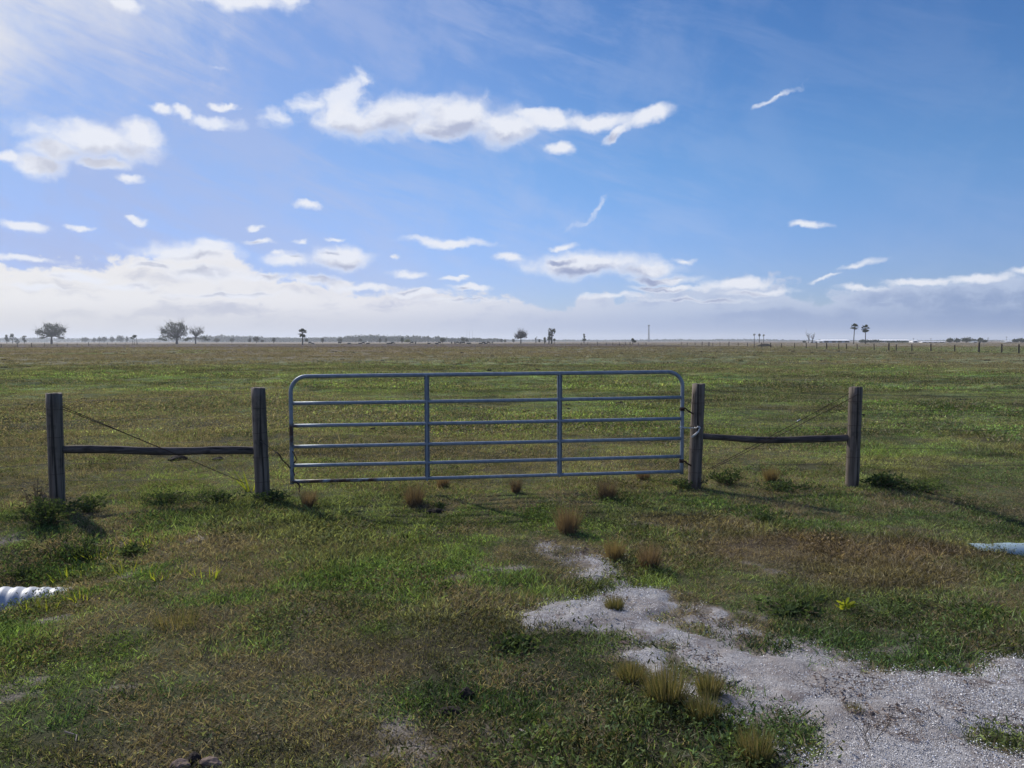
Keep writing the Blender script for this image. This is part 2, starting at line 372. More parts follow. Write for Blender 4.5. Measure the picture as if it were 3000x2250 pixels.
def m_shell():
    m, g, out = mat('crushed_shell')
    pos = g.new('ShaderNodeNewGeometry').outputs['Position']
    v = g.new('ShaderNodeTexVoronoi'); g.l.new(pos, v.inputs['Vector']); v.inputs['Scale'].default_value = 170
    sp = g.new('ShaderNodeSeparateColor'); g.l.new(v.outputs['Color'], sp.inputs[0])
    n = g.noise(pos, 5.5, 6, 0.65); n2 = g.noise(pos, 1.7, 4, 0.6)
    c = g.mix(sp.outputs[0], (0.18, 0.17, 0.17, 1), (0.45, 0.44, 0.45, 1))
    c = g.mix(g.ss(n, 0.47, 0.66, 0, .85), c, (0.15, 0.12, 0.11, 1))
    c = g.mix(g.ss(n2, 0.42, 0.62, 0, .7), c, (0.235, 0.21, 0.20, 1))
    nb = bump(g, g.m('ADD', g.m('MULTIPLY', v.outputs['Distance'], .5), g.m('MULTIPLY', n, 3.0)), 0.7, 0.014)
    principled(g, out, c, 0.9, 0, 0.2, nb); return m
def m_blade(name='grass_blade', trans=0.42, gloss=0.012, straw=(0.32, 0.285, 0.200, 1)):
    m, g, out = mat(name)
    tint = attr(g, 'tint', 'INSTANCER').outputs['Color']; dry = attr(g, 'dry', 'INSTANCER').outputs['Fac']
    bl = attr(g, 'bl').outputs['Fac']; br = attr(g, 'br').outputs['Fac']
    isdry = g.m('LESS_THAN', bl, dry)
    s2 = g.mix(g.m('POWER', br, .6), (straw[0]*1.35, straw[1]*1.33, straw[2]*1.3, 1), (straw[0]*.45, straw[1]*.38, straw[2]*.36, 1))
    k = g.m('MULTIPLY_ADD', g.m('POWER', br, 2.0), 2.1, 0.42)
    c = g.mix(1.0, tint, g.xyz(k, k, g.m('MULTIPLY', k, .9)), 'MULTIPLY')
    c = g.mix(isdry, c, s2)
    d = g.new('ShaderNodeBsdfDiffuse'); g.l.new(c, d.inputs[0])
    t = g.new('ShaderNodeBsdfTranslucent'); g.l.new(g.mix(1.0, c, (1.35, 1.3, .7, 1), 'MULTIPLY'), t.inputs[0])
    gl = g.new('ShaderNodeBsdfGlossy'); gl.inputs['Roughness'].default_value = 0.5; gl.inputs[0].default_value = (1, 1, 1, 1)
    s = g.new('ShaderNodeMixShader'); s.inputs[0].default_value = trans; g.l.new(d.outputs[0], s.inputs[1]); g.l.new(t.outputs[0], s.inputs[2])
    s3 = g.new('ShaderNodeMixShader'); s3.inputs[0].default_value = gloss; g.l.new(s.outputs[0], s3.inputs[1]); g.l.new(gl.outputs[0], s3.inputs[2])
    g.l.new(s3.outputs[0], out.inputs[0]); return m
def m_leaf(name, c1, c2, trans=0.3, attr_br=True):
    """foliage: two greens told apart leaf by leaf (attribute br)"""
    m, g, out = mat(name)
    br = attr(g, 'br').outputs['Fac']
    c = g.mix(br, c1, c2)
    d = g.new('ShaderNodeBsdfDiffuse'); g.l.new(c, d.inputs[0])
    t = g.new('ShaderNodeBsdfTranslucent'); g.l.new(g.mix(1.0, c, (1.3, 1.25, .7, 1), 'MULTIPLY'), t.inputs[0])
    s = g.new('ShaderNodeMixShader'); s.inputs[0].default_value = trans; g.l.new(d.outputs[0], s.inputs[1]); g.l.new(t.outputs[0], s.inputs[2])
    g.l.new(s.outputs[0], out.inputs[0]); return m
def m_simple(name, c, rough=0.85, metal=0, spec=0.3, vary=0.25, scale=8, bmp=0.0, bscale=40):
    m, g, out = mat(name)
    tc = g.new('ShaderNodeTexCoord').outputs['Object']
    n = g.noise(tc, scale, 5, 0.6)
    k = g.ss(n, 0.3, 0.7, 1-vary, 1+vary, 'LINEAR')
    cc = g.mix(1.0, (c[0], c[1], c[2], 1), g.xyz(k, k, k), 'MULTIPLY')
    nb = bump(g, g.noise(tc, bscale, 5, .65), bmp, 0.01) if bmp else None
    principled(g, out, cc, rough, metal, spec, nb); return m
def m_wood(name, c1, c2, axis=2):
    m, g, out = mat(name)
    tc = g.new('ShaderNodeTexCoord').outputs['Object']
    sc = [22, 22, 22]; sc[axis] = 1.3
    n = g.noise(g.v('MULTIPLY', tc, tuple(sc)), 1.0, 6, 0.65)
    sc2 = [36, 36, 36]; sc2[axis] = 0.7
    cr = g.noise(g.v('MULTIPLY', tc, tuple(sc2)), 1.0, 3, 0.5)
    st = g.noise(tc, 5, 4, .6)
    c = g.mix(g.ss(n, .32, .68), c1, c2)
    c = g.mix(g.ss(st, .52, .70, 0, .65), c, (c1[0]*.45, c1[1]*.5, c1[2]*.45, 1))
    c = g.mix(g.ss(cr, .60, .66, 0, .85), c, (0.018, 0.016, 0.015, 1))
    nb = bump(g, g.m('SUBTRACT', n, g.m('MULTIPLY', g.ss(cr, .58, .66), 1.6)), 0.5, 0.010)
    principled(g, out, c, 0.9, 0, 0.25, nb); return m
def m_gate():
    m, g, out = mat('galvanised_steel')
    tc = g.new('ShaderNodeTexCoord').outputs['Object']
    sp = g.new('ShaderNodeSeparateXYZ'); g.l.new(tc, sp.inputs[0])
    n = g.noise(tc, 22, 6, .6); n2 = g.noise(tc, 6, 5, .6)
    c = g.mix(g.ss(n, .35, .65), (0.180, 0.215, 0.262, 1), (0.255, 0.300, 0.350, 1))
    # rust at the foot of the free stile and along the bottom tube
    def gauss(s, c0, w): return g.ss(g.m('ABSOLUTE', g.m('SUBTRACT', s, c0)), w*0.55, w, 1, 0)
    r1 = g.m('MULTIPLY', gauss(sp.outputs[0], 0.02, 0.09), gauss(sp.outputs[2], 0.56, 0.17))
    r2 = g.m('MULTIPLY', gauss(sp.outputs[0], 0.58, 0.62), gauss(sp.outputs[2], 0.0, 0.09))
    rr = g.m('MULTIPLY', g.m('MAXIMUM', r1, r2), g.ss(n2, .38, .55))
    rr = g.m('MAXIMUM', rr, g.ss(g.noise(tc, 14, 7, .7), .66, .73, 0, .7))
    c = g.mix(rr, c, (0.060, 0.032, 0.022, 1))
    rough = g.ss(n, .3, .7, .50, .66)
    b = principled(g, out, c, rough, g.ss(rr, 0, 1, 0.35, 0.0), 0.4, bump(g, n, .15, .003)); return m

M_GROUND = m_ground(); M_SHELL = m_shell(); M_BLADE = m_blade(); M_WLEAF = m_blade('weed_leaf', .35, 0.0)
M_WOOD = m_wood('weathered_post', (0.085, 0.070, 0.057, 1), (0.200, 0.165, 0.135, 1))
M_RAIL = m_wood('dark_rail', (0.050, 0.042, 0.040, 1), (0.125, 0.105, 0.095, 1), 0)
M_STEEL = m_gate()
M_WIRE = m_simple('fence_wire', (0.085, 0.075, 0.07), .55, .6, .4, .3, 60)
M_RUSTW = m_simple('rusty_wire', (0.055, 0.035, 0.028), .8, .3, .3, .3, 60)
M_BRIGHT = m_simple('bright_chain', (0.50, 0.50, 0.50), .38, .8, .5, .2, 80)
M_ROPE = m_simple('pale_rope', (0.55, 0.53, 0.50), .9, 0, .2, .2, 120, .4, 300)
def m_pipe(name, c):
    m, g, out = mat(name); tc = g.new('ShaderNodeTexCoord').outputs['Object']; n = g.noise(tc, 7, 7, .65); n2 = g.noise(tc, 30, 5, .6)
    sp = g.new('ShaderNodeSeparateXYZ'); g.l.new(tc, sp.inputs[0])
    low = g.ss(sp.outputs[2], -.10, .16, .5, 0)
    k = g.ss(g.m('ADD', n, low), .50, .85, 0, .85)
    cc = g.mix(k, (c[0], c[1], c[2], 1), (.16, .135, .11, 1)); cc = g.mix(g.ss(n2, .5, .75, 0, .4), cc, (.25, .23, .2, 1))
    principled(g, out, cc, .5, 0, .35); return m
M_PIPE = m_pipe('white_plastic', (.38, .41, .46)); M_PIPE2 = m_pipe('pale_blue_plastic', (.30, .39, .43))
M_BARK = m_simple('bark', (0.055, 0.047, 0.042), .95, 0, .1, .35, 1.5, .4, 6)
M_PALMBARK = m_simple('palm_bark', (0.085, 0.075, 0.065), .95, 0, .1, .3, 3)
M_OAK = m_leaf('oak_leaves', (0.030, 0.042, 0.020, 1), (0.062, 0.080, 0.034, 1))
M_OAK2 = m_leaf('dull_leaves', (0.040, 0.050, 0.030, 1), (0.085, 0.095, 0.048, 1))
M_TWIG = m_leaf('bare_twigs', (0.060, 0.055, 0.050, 1), (0.110, 0.100, 0.090, 1), .1)
M_PALM = m_leaf('palm_fronds', (0.022, 0.036, 0.016, 1), (0.060, 0.080, 0.030, 1), .25)
M_WOODS = m_leaf('far_wood_leaves', (0.028, 0.045, 0.022, 1), (0.055, 0.080, 0.036, 1), .25)
M_DRYTUFT = m_leaf('dry_tussock', (0.120, 0.085, 0.055, 1), (0.330, 0.235, 0.150, 1), .3)
M_TANTUFT = m_leaf('tan_tussock', (0.150, 0.110, 0.060, 1), (0.290, 0.220, 0.120, 1), .35)
M_GREENTUFT = m_leaf('green_tussock', (0.085, 0.110, 0.040, 1), (0.290, 0.225, 0.115, 1), .35)
M_SHOOT = m_leaf('yellow_shoots', (0.200, 0.260, 0.030, 1), (0.330, 0.340, 0.050, 1), .5)
M_WEED = m_leaf('weed_leaves', (0.036, 0.060, 0.026, 1), (0.095, 0.130, 0.055, 1), .35)
M_DEAD = m_leaf('dead_stalks', (0.080, 0.060, 0.045, 1), (0.210, 0.170, 0.130, 1), .15)
M_COW = m_simple('black_hide', (0.012, 0.011, 0.010), .8)
M_DUNG = m_simple('dark_clod', (0.030, 0.024, 0.022), .95, 0, .15, .35, 20, .7, 60)
M_STONE = m_simple('pale_stone', (0.330, 0.285, 0.255), .9, 0, .2, .25, 20, .6, 60)
M_BSTONE = m_simple('brown_stone', (0.170, 0.125, 0.105), .95, 0, .2, .3, 20, .8, 50)
M_WHITE = m_simple('white_sheet', (0.78, 0.79, 0.80), .55, 0, .3, .05, .3)
M_BLUEWALL = m_simple('blue_grey_wall', (0.24, 0.30, 0.36), .7, 0, .3, .08, .3)
M_DOORSHADE = m_simple('doorway_shade', (0.03, 0.035, 0.04), .9)  # near-black colour painting the unlit inside of doorways
M_GREYROOF = m_simple('grey_roof', (0.30, 0.33, 0.36), .6, 0, .3, .1, .3)
M_TOWER = m_simple('tower_steel', (0.20, 0.21, 0.23), .5, .6)
M_MOUND = m_simple('dark_earth', (0.035, 0.032, 0.026), .95, 0, .1, .3, 2)
M_STICK = m_simple('grey_stick', (0.19, 0.165, 0.15), .9, 0, .2, .3, 20)

# ------------------------------------------------------------------ mesh helpers
class MB:
    """collects geometry for ONE mesh"""
    def __init__(s): s.v = []; s.f = []; s.bl = []; s.br = []
    def add(s, vs, fs, bl=0.5, br=0.5):
        o = len(s.v); s.v.extend(vs); s.f.extend([tuple(i+o for i in f) for f in fs])
        s.bl.extend([bl]*len(vs)); s.br.extend([br]*len(vs))
    def tube(s, pts, rad, n=8, caps=True, closed=False, br=0.5, jitter=0.0, rng=random):
        pts = [Vector(p) for p in pts]; m = len(pts)
        if not hasattr(rad, '__len__'): rad = [rad]*m
        vs = []; ref = None
        for i, p in enumerate(pts):
            if closed: t = pts[(i+1) % m]-pts[i-1]
            else: t = pts[min(i+1, m-1)]-pts[max(i-1, 0)]
            t.normalize()
            if ref is None:
                ref = Vector((0, 0, 1)) if abs(t.z) < .9 else Vector((1, 0, 0))
                ref = (ref-t*ref.dot(t)).normalized()
            else: ref = (ref-t*ref.dot(t)).normalized()
            b = t.cross(ref)
            for k in range(n):
                a = 2*math.pi*k/n; r = rad[i]*(1+(rng.uniform(-jitter, jitter) if jitter else 0))
                vs.append(tuple(p+(ref*math.cos(a)+b*math.sin(a))*r))
        fs = []
        for i in range(m if closed else m-1):
            j = (i+1) % m
            for k in range(n):
                k2 = (k+1) % n; fs.append((i*n+k, i*n+k2, j*n+k2, j*n+k))
        if caps and not closed: fs.append(tuple(range(n))[::-1]); fs.append(tuple(range((m-1)*n, m*n)))
        s.add(vs, fs, br=br)
    def box(s, x0, x1, y0, y1, z0, z1):
        s.add([(x0,y0,z0),(x1,y0,z0),(x1,y1,z0),(x0,y1,z0),(x0,y0,z1),(x1,y0,z1),(x1,y1,z1),(x0,y1,z1)],
              [(3,2,1,0),(4,5,6,7),(0,1,5,4),(1,2,6,5),(2,3,7,6),(3,0,4,7)])
    def blade(s, base, dirv, L, w, droop, bl, br, seg=3, bend=None):
        base = Vector(base); d = Vector(dirv).normalized(); side = d.cross(Vector((0, 0, 1)))
        if side.length < 1e-3: side = Vector((1, 0, 0))
        side.normalize(); ra = random.uniform(-1.3, 1.3); side = side*math.cos(ra)+d.cross(side)*math.sin(ra); p = base.copy(); vs = []; st = L/seg
        for i in range(seg+1):
            ww = w*(1-(i/seg)**1.6)*.5
            if i == seg: vs.append(tuple(p))
            else: vs.append(tuple(p-side*ww)); vs.append(tuple(p+side*ww))
            p = p+d*st; d = (d+Vector((0, 0, -droop))).normalized()
        fs = [(2*i, 2*i+1, 2*i+3, 2*i+2) for i in range(seg-1)]+[(2*seg-2, 2*seg-1, 2*seg)]
        s.add(vs, fs, bl, br)
    def leaf(s, c, nrm, up, L, w, br):
        """pointed oval leaf"""
        c = Vector(c); u = Vector(up).normalized(); n = Vector(nrm); sd_ = u.cross(n)
        if sd_.length < 1e-4: sd_ = Vector((1, 0, 0))
        sd_.normalize()
        vs = [c, c+u*L*.35+sd_*w*.5, c+u*L*.75+sd_*w*.35, c+u*L, c+u*L*.75-sd_*w*.35, c+u*L*.35-sd_*w*.5]
        s.add([tuple(v) for v in vs], [(0,1,2,3),(0,3,4,5)], .5, br)
    def quads(s, C, size, rng, br):
        """many randomly turned small faces; C (n,3)"""
        n = len(C); a = rng.normal(size=(n, 3)); a /= np.linalg.norm(a, axis=1)[:, None]
        b = rng.normal(size=(n, 3)); b -= a*(a*b).sum(1)[:, None]; b /= np.linalg.norm(b, axis=1)[:, None]
        sz = (size*(0.6+0.8*rng.rand(n)))[:, None] if np.isscalar(size) else size[:, None]
        V = np.stack([C-a*sz, C+b*sz*.55, C+a*sz, C-b*sz*.55], 1).reshape(-1, 3)
        o = len(s.v); s.v.extend(map(tuple, V.tolist())); s.f.extend([(o+4*i, o+4*i+1, o+4*i+2, o+4*i+3) for i in range(n)])
        s.bl.extend([.5]*(4*n)); s.br.extend(np.repeat(br, 4).tolist())
    def mesh(s, name, m=None, smooth=False):
        me = bpy.data.meshes.new(name); me.from_pydata(s.v, [], s.f)
        a = me.attributes.new('bl', 'FLOAT', 'POINT'); a.data.foreach_set('value', s.bl)
        a = me.attributes.new('br', 'FLOAT', 'POINT'); a.data.foreach_set('value', s.br)
        if m: me.materials.append(m)
        if smooth: me.polygons.foreach_set('use_smooth', [True]*len(me.polygons))
        me.update(); return me

def obj(name, mb, m=None, parent=None, loc=None, smooth=False, label=None, cat=None, group=None, kind=None):
    me = mb.mesh(name, m, smooth) if isinstance(mb, MB) else mb
    o = bpy.data.objects.new(name, me); COL.objects.link(o)
    if parent: o.parent = parent
    if loc is not None: o.location = loc
    tag(o, label, cat, group, kind); return o
def tag(o, label=None, cat=None, group=None, kind=None):
    if label: o['label'] = label
    if cat: o['category'] = cat
    if group: o['group'] = group
    if kind: o['kind'] = kind
    return o
def thing(name, label, cat, loc=(0, 0, 0), rz=0, group=None):
    o = bpy.data.objects.new(name, None); COL.objects.link(o); o.empty_display_size = .2
    o.location = loc; o.rotation_euler = (0, 0, rz); return tag(o, label, cat, group)
def dup(root, loc, rz, label, scale=None):
    r = root.copy(); COL.objects.link(r); r.location = loc; r.rotation_euler = (0, 0, rz)
    if scale: r.scale = scale
    r['label'] = label
    for ch in list(root.children):
        c = ch.copy(); COL.objects.link(c); c.parent = r
    return r

# ------------------------------------------------------------------ ground sheet
def build_ground():
    N = 760; k = math.asinh(9000.0); t = np.linspace(-1, 1, N); c = np.sinh(t*k)
    X, Y = np.meshgrid(c+1.0, c+6.0); x = X.ravel(); y = Y.ravel(); z = height(x, y)
    me = bpy.data.meshes.new('ground'); co = np.stack([x, y, z], 1)
    idx = np.arange(N*N).reshape(N, N)
    f = np.stack([idx[:-1, :-1], idx[:-1, 1:], idx[1:, 1:], idx[1:, :-1]], -1).reshape(-1, 4)
    def fill(me, co, f):
        me.vertices.add(len(co)); me.vertices.foreach_set('co', co.ravel())
        me.loops.add(f.size); me.loops.foreach_set('vertex_index', f.ravel())
        me.polygons.add(len(f)); me.polygons.foreach_set('loop_start', np.arange(0, f.size, 4)); me.polygons.foreach_set('loop_total', np.full(len(f), 4))
        me.polygons.foreach_set('use_smooth', np.ones(len(f), bool)); me.update(calc_edges=True)
    fill(me, co, f)
    col, dry, _ = sward(x, y)
    n2 = fbm(x, y, 1.9, 4, 77.0); n3 = fbm(x, y, 7.0, 3, 5.0)
    bare = sst(n2*.7+n3*.3, .64, .72)*(1-sst(y, 7, 9.5))
    dm = drive_mask(x, y)
    bare = np.maximum(bare, sst(dm, .04, .4))
    for sx, sy, rx, ry in [(730,1375*1,.0,.0)]: pass
    a = me.attributes.new('tint', 'FLOAT_COLOR', 'POINT'); a.data.foreach_set('color', np.concatenate([col, np.ones((len(x), 1))], 1).ravel())
    a = me.attributes.new('bare', 'FLOAT', 'POINT'); a.data.foreach_set('value', bare)
    me.materials.append(M_GROUND)
    obj('ground', me, kind='structure', label='flat grassy ranch land running out to the horizon')
    # driveway: a thin sheet of shell that dips under the soil where it thins out
    xs = np.arange(-1.2, 7.6, .03); ys = np.arange(1.5, 7.4, .03)
    X, Y = np.meshgrid(xs, ys); x = X.ravel(); y = Y.ravel(); dm = drive_mask(x, y); z = height(x, y)
    gz = z + 0.055*(dm-.42) + .010*(fbm(x, y, 9, 3, 3.)-.5) + .012*(fbm(x, y, 2.3, 3, 13.)-.5)*dm
    keep = dm > .12
    idx = np.arange(len(x)).reshape(len(ys), len(xs))
    f = np.stack([idx[:-1, :-1], idx[:-1, 1:], idx[1:, 1:], idx[1:, :-1]], -1).reshape(-1, 4)
    f = f[keep[f].all(1)]
    used = np.unique(f); mp = -np.ones(len(x), int); mp[used] = np.arange(len(used)); f = mp[f]
    me = bpy.data.meshes.new('driveway'); fill(me, np.stack([x, y, gz], 1)[used], f); me.materials.append(M_SHELL)
    obj('driveway', me, kind='structure', label='driveway of crushed white shell fading into the grass')
build_ground()

# ------------------------------------------------------------------ grass (stuff): clumps scattered by geometry nodes
rng = np.random.RandomState(11); random.seed(5)
def rdir(tilt0, tilt1, r=random):
    a = r.uniform(0, 2*math.pi); t = math.radians(r.uniform(tilt0, tilt1))
    return (math.cos(a)*math.sin(t), math.sin(a)*math.sin(t), math.cos(t))
def clump(n, R, L0, L1, w, tilt0, tilt1, droop, seg=3):
    mb = MB()
    for _ in range(n):
        a = random.uniform(0, 2*math.pi); r = R*math.sqrt(random.random())
        mb.blade((r*math.cos(a), r*math.sin(a), -.004), rdir(tilt0, tilt1), random.uniform(L0, L1), w*random.uniform(.7, 1.3), droop*random.uniform(.3, 1.3), random.random(), random.random(), seg)
    return mb
def weed(n, R, Ls):
    mb = MB()
    for _ in range(n):
        a = random.uniform(0, 2*math.pi); r = R*math.sqrt(random.random()); h = random.uniform(.005, .05)
        d = rdir(25, 85); L = Ls*random.uniform(.6, 1.3)
        mb.leaf((r*math.cos(a), r*math.sin(a), h), (random.uniform(-1, 1), random.uniform(-1, 1), 1.0), (d[0], d[1], d[2]*.9), L, L*.30, random.random())
        mb.bl[-6:] = [random.uniform(.5, 1)]*6
    return mb
def variants(prefix, mbs, m):
    c = bpy.data.collections.new(prefix)
    for i, mb in enumerate(mbs):
        o = bpy.data.objects.new('%s_%02d' % (prefix, i), mb.mesh(prefix, m)); c.objects.link(o)
    return c
def scatter(name, x, y, scale, coll, nvar, label, cat, tint, dry, zoff=0.0, lean=0.0, zfun=None):
    n = len(x); z = (height(x, y) if zfun is None else zfun(x, y))+zoff
    me = bpy.data.meshes.new(name); me.vertices.add(n); me.vertices.foreach_set('co', np.stack([x, y, z], 1).ravel())
    a = me.attributes.new('rot', 'FLOAT_VECTOR', 'POINT'); a.data.foreach_set('vector', np.stack([rng.uniform(-lean, lean, n), rng.uniform(-lean, lean, n), rng.uniform(0, 6.283, n)], 1).ravel())
    a = me.attributes.new('scl', 'FLOAT', 'POINT'); a.data.foreach_set('value', scale)
    a = me.attributes.new('idx', 'INT', 'POINT'); a.data.foreach_set('value', rng.randint(0, nvar, n).astype(np.int32))
    a = me.attributes.new('tint', 'FLOAT_COLOR', 'POINT'); a.data.foreach_set('color', np.concatenate([tint, np.ones((n, 1))], 1).ravel())
    a = me.attributes.new('dry', 'FLOAT', 'POINT'); a.data.foreach_set('value', dry)
    me.update()
    o = obj(name, me, kind='stuff', label=label, cat=cat)
    t = bpy.data.node_groups.new(name, 'GeometryNodeTree')
    t.interface.new_socket('Geometry', in_out='INPUT', socket_type='NodeSocketGeometry')
    t.interface.new_socket('Geometry', in_out='OUTPUT', socket_type='NodeSocketGeometry')
    gi = t.nodes.new('NodeGroupInput'); go = t.nodes.new('NodeGroupOutput')
    ci = t.nodes.new('GeometryNodeCollectionInfo'); ci.inputs['Collection'].default_value = coll
    ci.inputs['Separate Children'].default_value = True; ci.inputs['Reset Children'].default_value = True
    ip = t.nodes.new('GeometryNodeInstanceOnPoints'); ip.inputs['Pick Instance'].default_value = True
    m2p = t.nodes.new('GeometryNodeMeshToPoints')
    def na(nm, dt):
        q = t.nodes.new('GeometryNodeInputNamedAttribute'); q.data_type = dt; q.inputs[0].default_value = nm
        return [s for s in q.outputs if s.enabled][0]
    L = t.links.new
    L(gi.outputs[0], m2p.inputs[0]); L(m2p.outputs[0], ip.inputs['Points']); L(ci.outputs[0], ip.inputs['Instance'])
    L(na('rot', 'FLOAT_VECTOR'), ip.inputs['Rotation']); L(na('scl', 'FLOAT'), ip.inputs['Scale']); L(na('idx', 'INT'), ip.inputs['Instance Index'])
    L(ip.outputs[0], go.inputs[0])
    md = o.modifiers.new('scatter', 'NODES'); md.node_group = t
    return o
def fan(y0, y1, dens, slope=.74, margin=1.4):
    W1 = slope*(y1+2)+margin; n = int((y1-y0)*2*W1*dens)
    x = rng.uniform(-W1, W1, n); y = rng.uniform(y0, y1, n)
    k = np.abs(x) < slope*(y+2)+margin
    return x[k], y[k]

GRASS_K = 1.0
def build_grass():
    short = variants('short_clump', [clump(46, .10, .014, .045, .0052, 10, 85, .28) for _ in range(6)], M_BLADE)
    tall = variants('tall_clump', [clump(34, .08, .03, .085, .0045, 10, 65, .25) for _ in range(4)], M_BLADE)
    matted = variants('matted_clump', [clump(52, .12, .02, .065, .0036, 40, 92, .12) for _ in range(4)], M_BLADE)
    weeds = variants('weed_clump', [weed(46, .12, .022) for _ in range(5)], M_WLEAF)
    coarse = variants('coarse_clump', [clump(70, .30, .015, .050, .012, 25, 90, .3, 2) for _ in range(5)], M_BLADE)
    tuft = variants('field_tuft', [clump(34, .30, .05, .17, .020, 25, 80, .3, 2) for _ in range(4)], M_BLADE)
    xs, ys, sc = [], [], []
    for y0, y1, d, s0, s1 in [(1.6, 7, 330, .75, 1.15), (7, 11, 210, .95, 1.5), (11, 16, 120, 1.2, 1.9)]:
        x, y = fan(y0, y1, d*GRASS_K); xs.append(x); ys.append(y); sc.append(rng.uniform(s0, s1, len(x)))
    x = np.concatenate(xs); y = np.concatenate(ys); s = np.concatenate(sc)
    dm = drive_mask(x, y); bare = sst(fbm(x, y, 1.9, 4, 77.0)*.7+fbm(x, y, 7.0, 3, 5.0)*.3, .64, .72)*(1-sst(y, 7, 9.5))
    keep = rng.rand(len(x)) > np.maximum(sst(dm, .02, .70)*.985, bare*.7)
    x, y, s = x[keep], y[keep], s[keep]
    col, dry, n2 = sward(x, y)
    s = s*(0.75+.6*sst(fbm(x, y, .8, 3, 55.), .35, .7))*np.where(y > 9, .8, 1.0)
    typ = rng.rand(len(x)); strawy = dry
    isw = (typ < .03+.30*sst(fbm(x, y, 1.1, 3, 91.), .55, .68)) & (y < 12)
    ism = (~isw) & (typ > 1-.55*strawy-.04)
    ist = (~isw) & (~ism) & (rng.rand(len(x)) < .10+.35*sst(fbm(x, y, .6, 3, 71.), .5, .65)) & (y < 16)
    iss = ~(isw | ism | ist)
    jit = (1+rng.normal(0, .16, (len(x), 1)))
    col = np.clip(col*jit, .005, .6)
    def go(nm, k, coll, nv, lab, cat, c=None, d=None, **kw):
        scatter(nm, x[k], y[k], s[k], coll, nv, lab, cat, (col if c is None else c)[k], (dry if d is None else d)[k], **kw)
    go('short_grass', iss, short, 6, 'short green and straw grass covering the ground before and behind the gate', 'grass', lean=.15)
    go('long_grass', ist, tall, 4, 'slightly longer green grass tufts among the short turf', 'grass', d=dry*.6)
    go('matted_straw', ism, matted, 4, 'dry matted straw lying over the turf in brown patches', 'dry grass', d=np.clip(dry+.45, 0, .97))
    go('ground_weeds', isw, weeds, 5, 'small dark green broadleaf weeds growing through the turf', 'weeds', c=col*.75, d=dry*.3)
    # the paddock beyond the gate
    xs, ys, sc = [], [], []
    for y0, y1, d, s0, s1 in [(15, 30, 34, .8, 1.4), (30, 60, 10, 1.2, 2.2)]:
        x, y = fan(y0, y1, d*GRASS_K); xs.append(x); ys.append(y); sc.append(rng.uniform(s0, s1, len(x)))
    x = np.concatenate(xs); y = np.concatenate(ys); s = np.concatenate(sc)
    col, dry, n2 = sward(x, y); s = s*(.7+.7*sst(fbm(x, y, .25, 3, 55.), .35, .7))
    col = np.clip(col*(1+rng.normal(0, .2, (len(x), 1))), .005, .6)
    scatter('paddock_grass', x, y, s, coarse, 5, 'grazed green grass of the paddock beyond the gate', 'grass', col, dry, lean=.15)
    xs, ys, sc = [], [], []
    for y0, y1, d, s0, s1 in [(13, 30, 1.1, .5, 1.0), (30, 60, 1.2, .7, 1.4), (60, 120, 1.3, .9, 1.9), (120, 260, .36, 1.3, 2.8), (260, 560, .035, 1.6, 3.2)]:
        x, y = fan(y0, y1, d*GRASS_K, .72, 4); 
        k = rng.rand(len(x)) < .35+.9*sst(fbm(x, y*1.0, .12, 4, 19.), .42, .62); x, y = x[k], y[k]
        xs.append(x); ys.append(y); sc.append(rng.uniform(s0, s1, len(x)))
    x = np.concatenate(xs); y = np.concatenate(ys); s = np.concatenate(sc)
    col, dry, n2 = sward(x, y); col = np.clip(col*(.85+rng.normal(0, .25, (len(x), 1))), .005, .6)
    scatter('rough_tufts', x, y, s, tuft, 4, 'rough brown and olive grass tufts dotting the far paddock', 'grass', col, np.clip(dry+.25, 0, .9))
build_grass()
def build_stalks():
    st = variants('stalk_clump', [clump(16, .14, .12, .34, .009, 2, 30, .04, 2) for _ in range(4)], M_BLADE)
    xs, ys = [], []
    for y0, y1, d in [(10.5, 30, 1.0), (30, 75, .9), (75, 170, .5)]:
        x, y = fan(y0, y1, d, .72, 3); w = sst(fbm(x*.7, y, .16, 4, 301.), .46, .64)*(.30+.70*sst(-x/y, -.15, .35)); k = rng.rand(len(x)) < w; xs.append(x[k]); ys.append(y[k])
    x = np.concatenate(xs); y = np.concatenate(ys); t = np.tile(np.array([.16, .135, .105]), (len(x), 1))*(1+rng.normal(0, .2, (len(x), 1)))
    scatter('dead_stalks', x, y, rng.uniform(.5, 1.1, len(x))*(.75+.006*y), st, 4, 'grey brown dead weed stalks standing in drifts over the paddock', 'dead weeds', np.clip(t, .02, .5), np.full(len(x), .35), lean=.1)
build_stalks()

